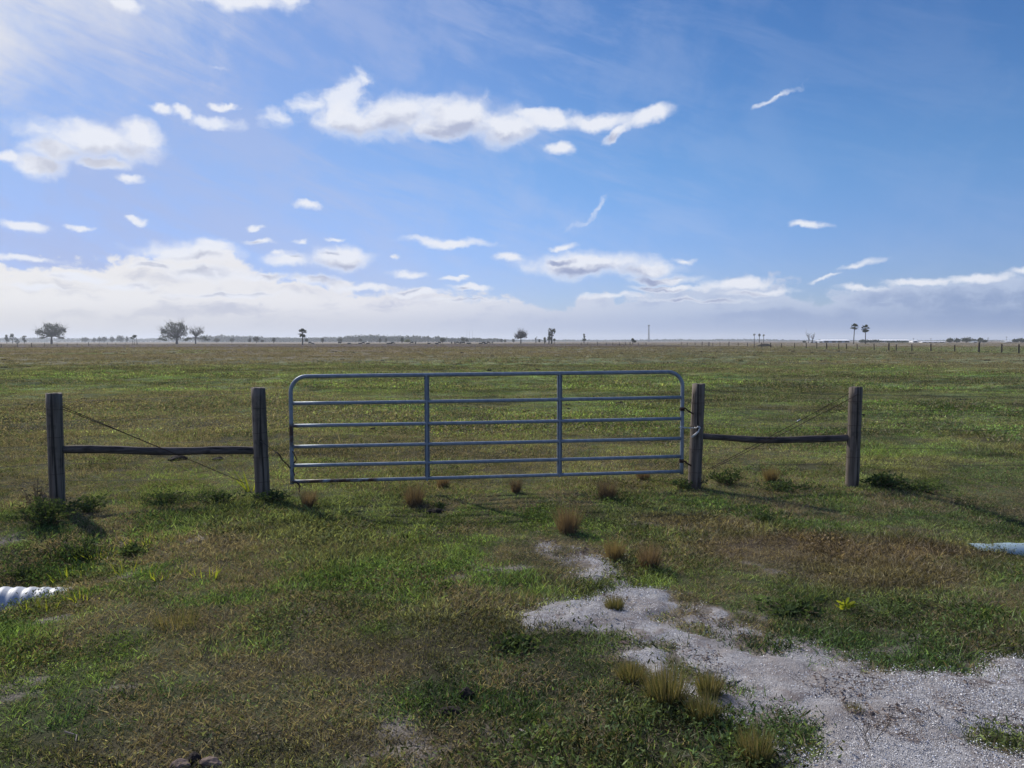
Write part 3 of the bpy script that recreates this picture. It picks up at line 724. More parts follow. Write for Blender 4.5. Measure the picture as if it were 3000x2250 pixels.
def build_chips():
    mbs = []
    for _ in range(4):
        mb = MB()
        for _ in range(46):
            a = random.uniform(0, 6.283); r = .10*math.sqrt(random.random()); s = random.uniform(.0020, .0052) if random.random() < .95 else random.uniform(.004, .007)
            c = Vector((r*math.cos(a), r*math.sin(a), s*.2)); u = Vector(rdir(60, 110)); v = u.cross(Vector(rdir(0, 40))).normalized(); w_ = u.cross(v)*.3
            vs = [c+u*s+w_*s, c+v*s*.8, c-u*s*.9-w_*s, c-v*s*.7]; vs = [tuple(q) for q in vs]+[tuple(c+Vector((0, 0, s*.5)))]
            mb.add(vs, [(0,1,4),(1,2,4),(2,3,4),(3,0,4)], random.random(), random.random())
        mbs.append(mb)
    m, g, out = mat('shell_chip'); br = attr(g, 'br').outputs['Fac']; bl = attr(g, 'bl').outputs['Fac']
    c = g.mix(g.ss(br, .15, 1), (0.28, 0.27, 0.27, 1), (0.80, 0.79, 0.80, 1)); c = g.mix(g.m('LESS_THAN', bl, .14), c, (0.12, 0.085, 0.075, 1))
    principled(g, out, c, .45, 0, .5)
    coll = variants('shell_chips', mbs, m)
    n = 22000; x = rng.uniform(-1.2, 7.5, n); y = rng.uniform(1.6, 7.3, n); dm = drive_mask(x, y)
    k = rng.rand(n) < (sst(dm, .30, .9)*.62+sst(dm, .1, .3)*.14)*(.35+sst(fbm(x, y, 1.3, 3, 66.), .38, .6)); x, y, dm = x[k], y[k], dm[k]
    zf = lambda a, b: height(a, b)+np.maximum(0, .055*(drive_mask(a, b)-.42))
    scatter('shell_gravel', x, y, rng.uniform(.7, 1.2, len(x)), coll, 4, 'white crushed shell and gravel strewn over the driveway', 'gravel', np.ones((len(x), 3)), np.zeros(len(x)), zoff=.004, lean=.1, zfun=zf)
    # brown crumbs and debris lying on the shell
    mbs = []
    for _ in range(4):
        mb = MB()
        for _ in range(14):
            a = random.uniform(0, 6.283); r = .09*math.sqrt(random.random()); s = random.uniform(.003, .011)
            c = Vector((r*math.cos(a), r*math.sin(a), s*.4)); vs = []
            for p in ((1,0,0),(-1,0,0),(0,1,0),(0,-1,0),(0,0,.7),(0,0,-.6)): vs.append(tuple(c+Vector(p)*s*random.uniform(.6, 1.3)))
            mb.add(vs, [(0,2,4),(2,1,4),(1,3,4),(3,0,4),(2,0,5),(1,2,5),(3,1,5),(0,3,5)], random.random(), random.random())
        for _ in range(12):
            mb.blade((random.uniform(-.1, .1), random.uniform(-.1, .1), .01), rdir(75, 95), random.uniform(.03, .09), .004, 0, random.random(), random.random(), 2)
        mbs.append(mb)
    coll = variants('debris', mbs, m_leaf('debris', (.11, .085, .075, 1), (.24, .19, .16, 1), .0))
    n = 3600; x = rng.uniform(-1.2, 7.5, n); y = rng.uniform(1.6, 7.3, n); dm = drive_mask(x, y)
    k = (rng.rand(n) < sst(fbm(x, y, 1.6, 3, 8.8), .48, .62)*.8) & (dm > .2); x, y = x[k], y[k]
    scatter('driveway_debris', x, y, rng.uniform(.5, 1.25, len(x)), coll, 4, 'brown crumbs and dead grass bits lying on the white shell', 'debris', np.ones((len(x), 3)), np.zeros(len(x)), zoff=.006, lean=.1, zfun=zf)
    # clods over the paddock
    mbs = []
    for _ in range(4):
        mb = MB()
        for _ in range(9):
            a = random.uniform(0, 6.283); r = .13*math.sqrt(random.random()); s = random.uniform(.03, .08)
            c = Vector((r*math.cos(a), r*math.sin(a), s*.3)); vs = []
            for p in ((1,0,0),(-1,0,0),(0,1,0),(0,-1,0),(0,0,.7),(0,0,-.6)): vs.append(tuple(c+Vector(p)*s*random.uniform(.6, 1.3)))
            mb.add(vs, [(0,2,4),(2,1,4),(1,3,4),(3,0,4),(2,0,5),(1,2,5),(3,1,5),(0,3,5)], random.random(), random.random())
        mbs.append(mb)
    coll = variants('clod', mbs, M_DUNG)
    xs, ys = [], []
    for y0, y1, d in [(11, 25, .30), (25, 60, .12), (60, 140, .05)]:
        x, y = fan(y0, y1, d); xs.append(x); ys.append(y)
    x = np.concatenate(xs); y = np.concatenate(ys); k = rng.rand(len(x)) < sst(fbm(x, y, .13, 3, 33.), .48, .66); x, y = x[k], y[k]
    scatter('paddock_clods', x, y, rng.uniform(.2, 1.0, len(x))**1.5*(.9+.012*y), coll, 4, 'dark clods of soil and dung scattered over the paddock grass', 'clods', np.ones((len(x), 3)), np.zeros(len(x)))
build_chips()

# ------------------------------------------------------------------ gate
def build_gate():
    A = at(856, 1411, 9.20); B = at(1997, 1381, 9.72)           # bottom corners, tube centres
    Wd = Vector((B.x-A.x, B.y-A.y, 0)).length; Hh = 1.262; shear = (B.z-A.z)/Wd
    rz = math.atan2(B.y-A.y, B.x-A.x)
    root = thing('farm_gate', 'galvanised tube gate of six bars with rounded top corners, rusty at its free end', 'gate', A, rz)
    P = lambda x, z, y=0: (x, y, z+shear*x)
    R = .024; rc = .19
    pts = [P(0, -.03)]+[P(0, z) for z in np.linspace(.1, Hh-rc, 6)]
    for a in np.linspace(180, 90, 9)[1:]: pts.append(P(rc+rc*math.cos(math.radians(a)), Hh-rc+rc*math.sin(math.radians(a))))
    pts += [P(x, Hh) for x in np.linspace(rc, Wd-rc, 12)[1:]]
    for a in np.linspace(90, 0, 9)[1:]: pts.append(P(Wd-rc+rc*math.cos(math.radians(a)), Hh-rc+rc*math.sin(math.radians(a))))
    pts += [P(Wd, z) for z in np.linspace(Hh-rc, .1, 6)[1:]]+[P(Wd, -.035)]
    mb = MB(); mb.tube(pts, R, 14); obj('frame', mb, M_STEEL, root, smooth=True)
    zs = [0, .200, .425, .660, .900-.0, ]
    # bar heights read off the photograph at the left stile
    zl = [(1411-y)/F*9.2 for y in (1411, 1357, 1299, 1236.5, 1173)]
    zs = [0, .192, .420, .672, .940]
    for i, z in enumerate(zs):
        mb = MB(); x0, x1 = R*.9, Wd-R*.9
        sag = [-.004*math.sin(math.pi*k/12) for k in range(13)]
        mb.tube([P(x0+(x1-x0)*k/12, z+sag[k]) for k in range(13)], .0215, 12)
        obj('bar', mb, M_STEEL, root, smooth=True, label='bottom bar, rusty near the free end' if i == 0 else None)
    # two upright channels behind the bars
    for px in (1252, 1642):
        Pn = at(px, 1250, 9.4); t = (Pn.x-A.x)/(B.x-A.x); x = t*Wd; mb = MB()
        z0, z1 = shear*x-.028, Hh+shear*x-.005; w = .030
        mb.box(x-w, x+w, .0225, .0265, z0, z1); mb.box(x-w, x-w+.004, .0, .0222, z0, z1); mb.box(x+w-.004, x+w, .0, .0222, z0, z1)
        mb.box(x-w*.5, x-w*.5+.022, -.026, -.0225, z0, z1)
        obj('upright', mb, M_STEEL, root)
    # hinge hooks on the right, bent iron
    for (p0, p1, p2, p3) in [((1990, 1198), (2008, 1196), (2016, 1204), (2030, 1212)), ((1992, 1350), (2005, 1351), (2014, 1358), (2024, 1364))]:
        mb = MB(); inv = Matrix.Rotation(-rz, 4, 'Z') @ Matrix.Translation(-A)
        q = [inv @ at(p0[0], p0[1], 9.66), inv @ at(p1[0], p1[1], 9.65), inv @ at(p2[0], p2[1], 9.66), inv @ at(p3[0], p3[1], 9.70)]
        mb.tube(q, .010, 8); c = inv @ at(1999 if p0[1] < 1300 else 1996, p0[1], 9.715)
        mb.tube([c-Vector((0, 0, .022)), c+Vector((0, 0, .022))], .031, 12)
        obj('hinge', mb, M_RUSTW, root, smooth=False)
    return root
build_gate()

# ------------------------------------------------------------------ the fences either side of the gate
def post_mb(base, top, r0, r1, seed):
    r = random.Random(seed); mb = MB(); n = 14; pts = [base.lerp(top, k/10) for k in range(11)]
    pts[0] = base.lerp(top, -.15); n_s = 18; vs = []
    offs = [1+r.uniform(-.022, .022) for _ in range(n_s)]
    for i, p in enumerate(pts):
        rr = r0+(r1-r0)*i/10
        for k in range(n_s):
            a = 2*math.pi*k/n_s; q = rr*offs[k]*(1+r.uniform(-.018, .018))
            vs.append((p.x+q*math.cos(a), p.y+q*math.sin(a), p.z+(0 if i < 10 else r.uniform(-.006, .006))))
    fs = [(i*n_s+k, i*n_s+(k+1) % n_s, (i+1)*n_s+(k+1) % n_s, (i+1)*n_s+k) for i in range(10) for k in range(n_s)]
    o = len(vs); vs.append((pts[-1].x, pts[-1].y, pts[-1].z-.004)); fs += [(10*n_s+k, 10*n_s+(k+1) % n_s, o) for k in range(n_s)]
    mb.add(vs, fs); return mb
def wire_pts(a, b, sag=.01, n=14, wob=.002):
    out = []
    for k in range(n+1):
        t = k/n; p = a.lerp(b, t); p.z -= 4*sag*t*(1-t); p.x += random.uniform(-wob, wob); p.z += random.uniform(-wob, wob); out.append(p)
    return out
def barbed(mb, a, b, sag=.012):
    pts = wire_pts(a, b, sag, max(6, int((b-a).length/.25)), .003); mb.tube(pts, .0019, 5)
    L = (b-a).length; n = int(L/.14)
    for k in range(1, n):
        p = a.lerp(b, k/n); p.z -= 4*sag*(k/n)*(1-k/n); d = Vector(rdir(20, 160))*.014
        mb.tube([p-d, p+d], .0012, 4)
def build_brace(side):
    if side == 'left':
        root = thing('brace_fence', 'two thick weathered posts joined by a round rail, left of the gate', 'fence', (0, 0, 0))
        b1, t1 = at(170, 1500, 8.90), at(158, 1152, 8.90); b2, t2 = at(770, 1456, 9.15), at(756, 1136, 9.15)
        w1, w2 = (.083, .084), (.088, .082)
        rl = (at(183, 1317, 8.93), at(748, 1321, 9.16)); rail_r = (.046, .048)
    else:
        root = thing('brace_fence', 'two weathered posts joined by a sagging dark rail, right of the gate', 'fence', (0, 0, 0))
        b1, t1 = at(2496, 1418, 9.90), at(2507, 1134, 9.90); b2, t2 = at(2034, 1424, 9.75), at(2047, 1124, 9.75)
        w1, w2 = (.083, .082), (.086, .080)
        rl = (at(2055, 1278, 9.77), at(2493, 1281, 9.92)); rail_r = (.038, .047)
    for o_, b, t, w, sd_ in ((0, b1, t1, w1, 3), (1, b2, t2, w2, 9)):
        b.z = H(b.x, b.y)
        p = obj('post', post_mb(Vector((0, 0, 0)), t-b, w[0], w[1], sd_+(0 if side == 'left' else 20)), M_WOOD, root, loc=b)
        p.data.polygons.foreach_set('use_smooth', [abs(q.normal.z) < .5 for q in p.data.polygons])
        for k, fr in enumerate((.16, .38, .60, .82) if (o_ == 1) else (.3, .62, .86)):
            mb = MB(); c = (t-b)*fr; rr = w[0]+(w[1]-w[0])*fr+.003
            mb.tube([c+Vector((math.cos(a)*rr*1.02, math.sin(a)*rr*1.02, random.uniform(-.004, .004))) for a in np.linspace(0, 2*math.pi, 19)[:-1]], .0022, 5, closed=True)
            obj('wire_wrap', mb, M_RUSTW, p)
    a, b = rl; mb = MB(); L = (b-a); pts = []; rad = []
    for k in range(15):
        t = k/14; q = a.lerp(b, t); q.z -= (.004 if side == 'left' else .040)*4*t*(1-t)-(.008*math.sin(t*9) if side == 'left' else .004*math.sin(t*11))
        pts.append(q-a); rad.append((rail_r[0]+(rail_r[1]-rail_r[0])*t)*random.uniform(.95, 1.06))
    mb.tube(pts, rad, 12, jitter=.04); obj('rail', mb, M_RAIL, root, loc=a)
    # slanting brace wires
    mb = MB()
    if side == 'left':
        s = [(at(178, 1190, 8.86), at(720, 1416, 9.10)), (at(178, 1196, 8.98), at(728, 1420, 9.22))]
        s[1][1].z += .0
        mb.tube(wire_pts(s[0][0], s[0][1], .0, 10, .002), .0042, 5)
        mid = s[1][0].lerp(s[1][1], .58); mb.tube(wire_pts(s[1][0], s[0][0].lerp(s[0][1], .66), -.006, 8, .002), .0042, 5)
    else:
        s = [(at(2487, 1152, 9.82), at(2072, 1376, 9.70)), (at(2514, 1155, 9.80), at(2085, 1374, 9.72))]
        for p, q in s: mb.tube(wire_pts(p, q, .012, 10, .002), .0042, 5)
    obj('brace_wire', mb, M_RUSTW, root)
    # line wires
    if side == 'left':
        ys = [(1150, 1165), (1215, 1222), (1290, 1289), (1350, 1345), (1400, 1395)]
        far = (-260, 8.55)
        for ya, yb in ys:
            mb = MB(); p = at(745, ya, 9.16); q = at(160, yb+12, 8.98); e = at(far[0], yb+30, far[1]); barbed(mb, q, p); barbed(mb, e, q, .02); obj('wire', mb, M_WIRE, root)
    else:
        for ya, yb, yc in [(1143, 1155, 1162), (1197, 1199, 1203), (1250, 1255, 1259), (1311, 1311, 1311), (1357, 1359, 1360)]:
            mb = MB(); p = at(2062, ya, 9.83); q = at(2500, yb, 9.98); e = at(3320, yc, 10.4); barbed(mb, p, q); barbed(mb, q, e, .02); obj('wire', mb, M_WIRE, root)
    if side == 'right':
        mb = MB(); c = s[0][0].lerp(s[0][1], .355); d = (s[0][1]-s[0][0]).normalized()
        mb.tube([c-d*.03, c-d*.015, c+d*.015, c+d*.03], [.003, .007, .007, .003], 8); obj('tensioner', mb, M_BRIGHT, root)
build_brace('left'); build_brace('right')

def build_ties():
    # bright rod and rope end at the right post
    root = thing('gate_chain', 'pale metal chain reaching from gate to post with a white rope end hanging', 'chain', at(2050, 1252, 9.63))
    o = root.location; mb = MB()
    pts = [at(1989, 1252, 9.64), at(2003, 1253, 9.66), at(2024, 1254, 9.66), at(2036, 1254, 9.655), at(2048, 1250, 9.645), at(2051, 1254, 9.64)]
    N = 15; path = []
    for k in range(N+1):
        t = k/N*(len(pts)-1); i = min(int(t), len(pts)-2); path.append(pts[i].lerp(pts[i+1], t-i)-o)
    mb.tube(path, .006, 7)
    for k in range(N):        # links
        c = path[k].lerp(path[k+1], .5); d = (path[k+1]-path[k]).normalized(); sd_ = d.cross(Vector((0, 1, 0))).normalized() if k % 2 else Vector((0, 1, 0))
        ring = [c+d*math.cos(a)*.013+sd_*math.sin(a)*.009 for a in np.linspace(0, 2*math.pi, 11)[:-1]]; mb.tube(ring, .0035, 5, closed=True)
    obj('links', mb, M_BRIGHT, root)
    mb = MB(); mb.tube([at(2049, 1256, 9.63)-o, at(2046, 1264, 9.625)-o, at(2038, 1272, 9.625)-o, at(2026, 1281, 9.63)-o], [.007, .010, .014, .012], 8)
    obj('rope_end', mb, M_ROPE, root, smooth=True)
    # twisted wire on the left
    root = thing('wire_tie', 'twisted rusty wire tying the gate to the left post, its end hanging below', 'wire', at(846, 1363, 9.12)); o = root.location
    mb = MB(); mb.tube([at(x, y, Y)-o for x, y, Y in ((762, 1292, 9.07), (775, 1300, 9.08), (792, 1312, 9.1), (810, 1326, 9.11))], .004, 6)
    mb.tube([at(803, 1331, 9.11)-o, at(811, 1323, 9.11)-o, at(814, 1330, 9.11)-o], .005, 6); obj('thin_wire', mb, M_WIRE, root)
    mb = MB(); path = [(812, 1325), (820, 1334), (826, 1346), (836, 1356), (845, 1364), (850, 1372)]
    for ph in (0, math.pi):
        q = []
        for k in range(31):
            t = k/30*(len(path)-1); i = min(int(t), len(path)-2); f_ = t-i
            x = path[i][0]*(1-f_)+path[i+1][0]*f_; y = path[i][1]*(1-f_)+path[i+1][1]*f_
            q.append(at(x, y, 9.12)-o+Vector((math.cos(k*1.1+ph), math.sin(k*1.1+ph)*.8, 0))*.007)
        mb.tube(q, .005, 5)
    obj('twisted_wire', mb, M_RUSTW, root)
    mb = MB(); mb.tube([at(x, y, Y)-o for x, y, Y in ((857, 1322, 9.16), (863, 1334, 9.14), (870, 1346, 9.15), (864, 1353, 9.16), (858, 1360, 9.24), (860, 1380, 9.16), (863, 1394, 9.16))], .006, 6)
    mb.tube([at(x, y, Y)-o for x, y, Y in ((853, 1412, 9.16), (866, 1412, 9.15), (874, 1417, 9.15), (879, 1424, 9.15), (876, 1432, 9.15), (878, 1442, 9.15))], [.006, .008, .012, .010, .008, .006], 6)
    obj('hanging_wire', mb, M_RUSTW, root)
build_ties()

# ------------------------------------------------------------------ drain pipes
def corrugated(L, R, pitch, amp, name, label, loc, rz, m, ry=0):
    root = thing(name, label, 'pipe', loc, rz); mb = MB(); n = int(L/pitch*10); pts = []; rad = []
    for k in range(n+1):
        x = L*k/n; ph = (x/pitch) % 1.0
        rad.append(R+amp*(1 if ph < .42 else (-.55 if ph > .55 and ph < .9 else .2))); pts.append((x, 0, 0))
    mb.tube(pts, rad, 32, caps=False); ri = R-amp*1.6
    mb.tube([(0, 0, 0), (L, 0, 0)], ri, 32, caps=False)
    obj('barrel', mb, m, root, smooth=True)
    root.rotation_euler = (0, ry, rz); return root
def place_pipe(pA, YA, pB, YB, R_, L, **kw):
    a = at(pA[0], pA[1], YA); b = at(pB[0], pB[1], YB); d = (b-a).normalized(); a = a-d*(L*kw.pop('back', .8))
    a.z -= R_*.97; rz = math.atan2(d.y, d.x); ry = -math.asin(d.z)
    return corrugated(L, R_, kw['pitch'], kw['amp'], 'drain_pipe', kw['label'], a, rz, kw['m'], ry)
place_pipe((0, 1726, ), 5.98, (235, 1728), 6.13, .205, 2.6, back=.62, pitch=.094, amp=.0055, label='white corrugated drain pipe sticking out of the bank at the left edge', m=M_PIPE)
place_pipe((2845, 1597), 7.0, (3000, 1594), 7.06, .19, 1.5, back=.0, pitch=.30, amp=.004, label='pale blue smooth drain pipe half buried in grass at the right edge', m=M_PIPE2)
# ------------------------------------------------------------------ tussocks and weeds near the gate
def tussock(px, py, h, w, m, label, n=170, name='grass_tussock', cat='tussock', green=False, lean=(0, 0)):
    q = on_ground(px, py); mb = MB(); r = random.Random(int(px*7+py))
    for _ in range(n*2):
        a = r.uniform(0, 6.283); rr = w*.22*math.sqrt(r.random()); t = math.radians(r.uniform(2, 30)*(rr/(w*.22))*.8+r.uniform(0, 10))
        d = (math.cos(a)*math.sin(t)+lean[0], math.sin(a)*math.sin(t)+lean[1], math.cos(t)); L = h*1.12*r.uniform(.40, 1.0)
        mb.blade((rr*math.cos(a), rr*math.sin(a), -.01), d, L, r.uniform(.0022, .0042), r.uniform(.02, .20), r.random(), r.random(), 4)
    for _ in range(n//6):       # fallen skirt
        a = r.uniform(0, 6.283); t = math.radians(r.uniform(50, 85)); rr = w*.25
        mb.blade((rr*math.cos(a)*.6, rr*math.sin(a)*.6, .02), (math.cos(a)*math.sin(t), math.sin(a)*math.sin(t), math.cos(t)), h*r.uniform(.35, .7), .004, .25, r.random(), r.random(), 4)
    o = obj(name, mb, m, loc=q, label=label, cat=cat, group='dry grass tussocks around the gate'); return o
TT = [(1215,1482,.30,.30,M_DRYTUFT,'brown dry tussock under the gate left of its first upright'),
      (1297,1432,.22,.22,M_DRYTUFT,'small brown tussock just under the bottom bar, right of the first upright'),
      (1512,1444,.21,.17,M_DRYTUFT,'narrow dark brown tussock touching the bottom bar between the two uprights'),
      (1663,1560,.32,.34,M_DRYTUFT,'large reddish brown tussock in front of the gate below its second upright'),
      (1778,1462,.27,.34,M_DRYTUFT,'brown tussock below the right third of the gate'),
      (1885,1405,.18,.30,M_DRYTUFT,'low faded tussock near the right end of the gate bottom bar'),
      (1800,1640,.21,.26,M_TANTUFT,'pale tussock beside the tip of the shell driveway'),
      (1902,1668,.25,.25,M_DRYTUFT,'upright brown tussock at the upper edge of the shell driveway'),
      (1952,2060,.235,.36,M_GREENTUFT,'largest foreground tussock, brown topped and green at its foot, beside the shell'),
      (2078,2042,.16,.22,M_GREENTUFT,'short tussock standing on the shell, nearest the largest one'),
      (2060,2110,.15,.26,M_GREENTUFT,'low tussock in front of the short one at the driveway edge'),
      (2215,2230,.17,.26,M_GREENTUFT,'green and straw tussock at the bottom of the photo beside the shell'),
      (2258,1412,.24,.28,M_TANTUFT,'tan tussock between the two posts right of the gate'),
      (905,1490,.26,.22,M_DRYTUFT,'dark brown tussock below the gate free end'),
      (1800,1790,.13,.20,M_GREENTUFT,'small green tuft growing alone in the shell'),
      (2503,2100,.08,.12,M_GREENTUFT,'tiny tuft in the middle of the shell driveway'),
      (520,1830,.13,.60,M_GREENTUFT,'low yellowish tussock in the left foreground turf'),
      (1850,1990,.11,.30,M_GREENTUFT,'loose green tuft left of the largest foreground tussock')]
for px, py, h, w, m, lab in TT: tussock(px, py, h, w, m, lab, n=(110 if 'low yellowish' in lab else int(150+560*w)))

def shoots(px, py, n, h, label, spread=.12):
    q = on_ground(px, py); mb = MB(); r = random.Random(px*3+py)
    for _ in range(int(n*1.8)):
        a = r.uniform(0, 6.283); rr = spread*math.sqrt(r.random()); t = math.radians(r.uniform(5, 45))
        mb.blade((rr*math.cos(a), rr*math.sin(a)*.5, -.01), (math.cos(a)*math.sin(t), math.sin(a)*math.sin(t), math.cos(t)), h*r.uniform(.5, 1.1), r.uniform(.008, .013), r.uniform(.02, .12), .5, r.random(), 4)
    obj('grass_shoots', mb, M_SHOOT, loc=q, label=label, cat='grass', group='yellow green grass shoots left of the gate')
shoots(735, 1440, 9, .40, 'tall yellow shoots beside the left gate post', .07)
shoots(675, 1490, 8, .13, 'bright shoots before the left gate post')
shoots(440, 1600, 16, .16, 'yellow shoots in the middle of the left foreground', .22)
shoots(290, 1640, 14, .17, 'yellow shoots above the white drain pipe, left of the bush', .2)
shoots(215, 1700, 12, .16, 'bright shoots directly over the white drain pipe', .2)
shoots(385, 1680, 9, .13, 'row of short shoots right of the drain pipe, before the bush', .2)
shoots(465, 1700, 8, .14, 'single bright tuft of shoots right of the drain pipe', .08)
shoots(610, 1690, 7, .16, 'lone shoots at the right end of the bright patch', .12)
shoots(150, 1790, 9, .12, 'shoots growing in front of the white drain pipe', .2)
shoots(250, 1760, 8, .12, 'shoots at the buried end of the white drain pipe', .16)
q = on_ground(2474, 1790); mb = MB()
for _ in range(34):
    d = rdir(20, 70); mb.leaf((d[0]*.03, d[1]*.03, random.uniform(.01, .06)), (d[1], -d[0], 1), d, .05, .022, random.random())
obj('green_sprout', mb, M_SHOOT, loc=q, label='bright lime green leafy sprout on a bare spot above the driveway', cat='plant')

def bush(px, py, w, h, n, label, name='weed_bush', cat='weed', stalks=14, m=None, twigs=None, lsize=.04, leaning=0.0, tall=None):
    q = on_ground(px, py); root = thing(name, label, cat, q, 0, 'weeds along the fence line'); r = random.Random(px+py*3); mbs = MB(); mbl = MB(); k = 0
    for s in range(stalks):
        a = r.uniform(0, 6.283); t = r.uniform(.1, 1.0); rr = w*.5*t; hh = h*r.uniform(.5, 1.05)*(1-.35*t)
        tip = Vector((rr*math.cos(a)+leaning*hh, rr*math.sin(a)*.8, hh)); b = Vector((tip.x*.25, tip.y*.25, -.01))
        mid = b.lerp(tip, .5)+Vector((0, 0, .12*h)); pts = [b, mid, tip]; mbs.tube(pts, [.0035, .0025, .0012], 4, br=r.random())
        for j in range(max(1, n//stalks)):
            u = r.uniform(.15, 1.0); p = b.lerp(mid, u*2) if u < .5 else mid.lerp(tip, u*2-1)
            d = Vector(rdir(30, 110, r)); mbl.leaf(p+d*.01, (d.y, -d.x, r.uniform(.3, 1.2)), d, lsize*r.uniform(.5, 1.3), lsize*.42, r.random())
    obj('stem', mbs, M_DEAD, root); obj('foliage', mbl, m or M_WEED, root)
    return root
bush(140, 1535, .95, .30, 1300, 'dark shrubby weeds heaped round the foot of the leftmost post', stalks=60)
bush(112, 1500, .40, .42, 160, 'brown dead weed stalks standing left of the leftmost post', m=M_DEAD, stalks=26)
bush(262, 1500, .55, .22, 420, 'leafy green weeds just right of the leftmost post', stalks=36)
bush(480, 1480, .9, .17, 560, 'low wide weeds under the left rail, midway between the posts', stalks=50)
bush(640, 1475, .7, .16, 420, 'low weeds under the left rail near the gate post', stalks=36)
bush(800, 1475, .55, .17, 480, 'dark weeds at the foot of the post left of the gate', stalks=40)
bush(395, 1630, .32, .11, 420, 'small compact dark green bush in the left foreground', stalks=30)
bush(230, 1640, .5, .20, 360, 'feathery dark weed behind the white drain pipe', stalks=30)
bush(80, 1700, .6, .13, 360, 'low weeds at the left edge above the drain pipe', stalks=30)
bush(2010, 1432, .6, .15, 420, 'scrubby weeds in front of the post right of the gate', stalks=36)
bush(2130, 1420, .65, .22, 520, 'leafy weeds right of the post at the gate hinges', stalks=46)
bush(2300, 1440, 1.0, .13, 560, 'low weeds under the right rail', stalks=50)
bush(2580, 1430, .60, .20, 700, 'dark fern like weeds spreading right of the rightmost post', stalks=60, lsize=.055, leaning=.4)
bush(2700, 1440, .9, .12, 460, 'low dark weeds farther right of the rightmost post', stalks=44)
bush(2240, 1530, .35, .10, 220, 'small weeds beside the reddish bare strip', stalks=20)
bush(1290, 1490, .25, .06, 90, 'flat little weeds beside the dung pile', stalks=10)
bush(1510, 1900, .50, .055, 300, 'dark leafy weeds in the middle of the foreground turf', stalks=26)
bush(2340, 1790, .7, .06, 420, 'dark weeds along the upper driveway edge', stalks=30)

def dead_weed(px, py, h, label, n=7, spread=.25):
    q = on_ground(px, py); mb = MB(); r = random.Random(px*5+py)
    def grow(p, d, L, rad, lev):
        pts = [p]
        for i in range(4):
            d = (d+Vector((r.uniform(-.3, .3), r.uniform(-.3, .3), .1))).normalized(); p = p+d*L/4; pts.append(p)
        mb.tube(pts, [rad*(1-.15*i) for i in range(5)], 4, br=r.random())
        if lev: 
            for _ in range(r.randint(2, 3)):
                i = r.randint(1, 4); e = (d+Vector((r.uniform(-.9, .9), r.uniform(-.9, .9), r.uniform(-.1, .6)))).normalized(); grow(pts[i], e, L*r.uniform(.35, .6), rad*.6, lev-1)
    for _ in range(n): grow(Vector((r.uniform(-.05, .05), r.uniform(-.04, .04), -.01)), Vector((r.uniform(-spread, spread)*2, r.uniform(-spread, spread)*2, 1)).normalized(), h*r.uniform(.5, 1), .0026, 2)
    obj('dead_weed', mb, M_DEAD, loc=q, label=label, cat='dead weed')
dead_weed(2045, 1436, .20, 'tangle of pale dry twigs at the foot of the post right of the gate', 9, .5)
dead_weed(590, 1930, .34, 'thin bare weed skeleton in the left foreground', 4)
dead_weed(2570, 2210, .22, 'thin dry sprig standing on the shell at bottom right', 3)
dead_weed(1250, 1935, .16, 'short dark dead stalks in the centre foreground', 4)
dead_weed(2893, 1790, .14, 'single dry stalk near the right edge of the turf', 2)

def rock(px, py, sx, sy, sz, m, label, name='stone', cat='stone', seed=1, sink=.25, pieces=1):
    q = on_ground(px, py); import bmesh; r = random.Random(seed); mb = MB()
    for k in range(pieces):
        bm = bmesh.new(); bmesh.ops.create_icosphere(bm, subdivisions=3, radius=1)
        off = Vector((r.uniform(-1, 1)*sx*.9, r.uniform(-1, 1)*sy*.9, 0)) if k else Vector((0, 0, 0)); kk = 1 if not k else r.uniform(.35, .7)
        ph = [r.uniform(0, 6.28) for _ in range(6)]
        cuts = [Vector(rdir(20, 160, r)) for _ in range(7)]; cd = [r.uniform(.55, .85) for _ in cuts]
        vs = []
        for v in bm.verts:
            n = v.co.copy()
            for c_, d_ in zip(cuts, cd):
                s = n.dot(c_)
                if s > d_: n = n-c_*(s-d_)
            f_ = 1+.10*math.sin(5*n.x+ph[0])*math.sin(6*n.y+ph[1])+.06*math.sin(13*n.z+ph[2]+7*n.x)
            vs.append((n.x*sx*f_*kk+off.x, n.y*sy*f_*kk+off.y, (n.z*f_*kk+1-2*sink)*sz))
        mb.add(vs, [tuple(v.index for v in f.verts) for f in bm.faces]); bm.free()
    obj(name, mb, m, loc=q-Vector((0, 0, .01)), label=label, cat=cat)
rock(1275,1503,.085,.05,.045,M_DUNG,'black dried dung pile in the grass before the gate','dung_pile','dung',3,pieces=4)
rock(1366,2040,.055,.04,.040,M_DUNG,'dark angular clod in the centre foreground grass','dirt_clod','clod',5)
rock(1322,2085,.06,.035,.022,M_DUNG,'flat dark clod just below the angular one','dirt_clod','clod',6,pieces=3)
rock(1530,2148,.036,.022,.020,M_STONE,'pale flat stone in the bottom centre grass','stone','stone',8,pieces=2)
rock(455,2036,.05,.02,.010,M_BSTONE,'flat brown bark chip lying in the left foreground','bark_chip','bark',9)
rock(525,2248,.05,.035,.03,M_BSTONE,'brown stone cut by the bottom edge, left one','stone','stone',10)
rock(618,2240,.055,.035,.028,M_BSTONE,'brown stone cut by the bottom edge, right one','stone','stone',12)
rock(570,2232,.035,.03,.035,M_DUNG,'dark clod between the two brown stones at the bottom edge','dirt_clod','clod',13)
rock(2275,1955,.038,.026,.022,M_STONE,'tan stone lying alone at the upper part of the shell','stone','stone',14,pieces=2)
rock(2452,2030,.04,.03,.018,M_BSTONE,'brown crumbly lump in the middle of the shell','dirt_clod','clod',15,pieces=5)
rock(2430,2175,.052,.022,.014,M_BSTONE,'flat brown lump at the lower part of the shell','dirt_clod','clod',16,pieces=2)
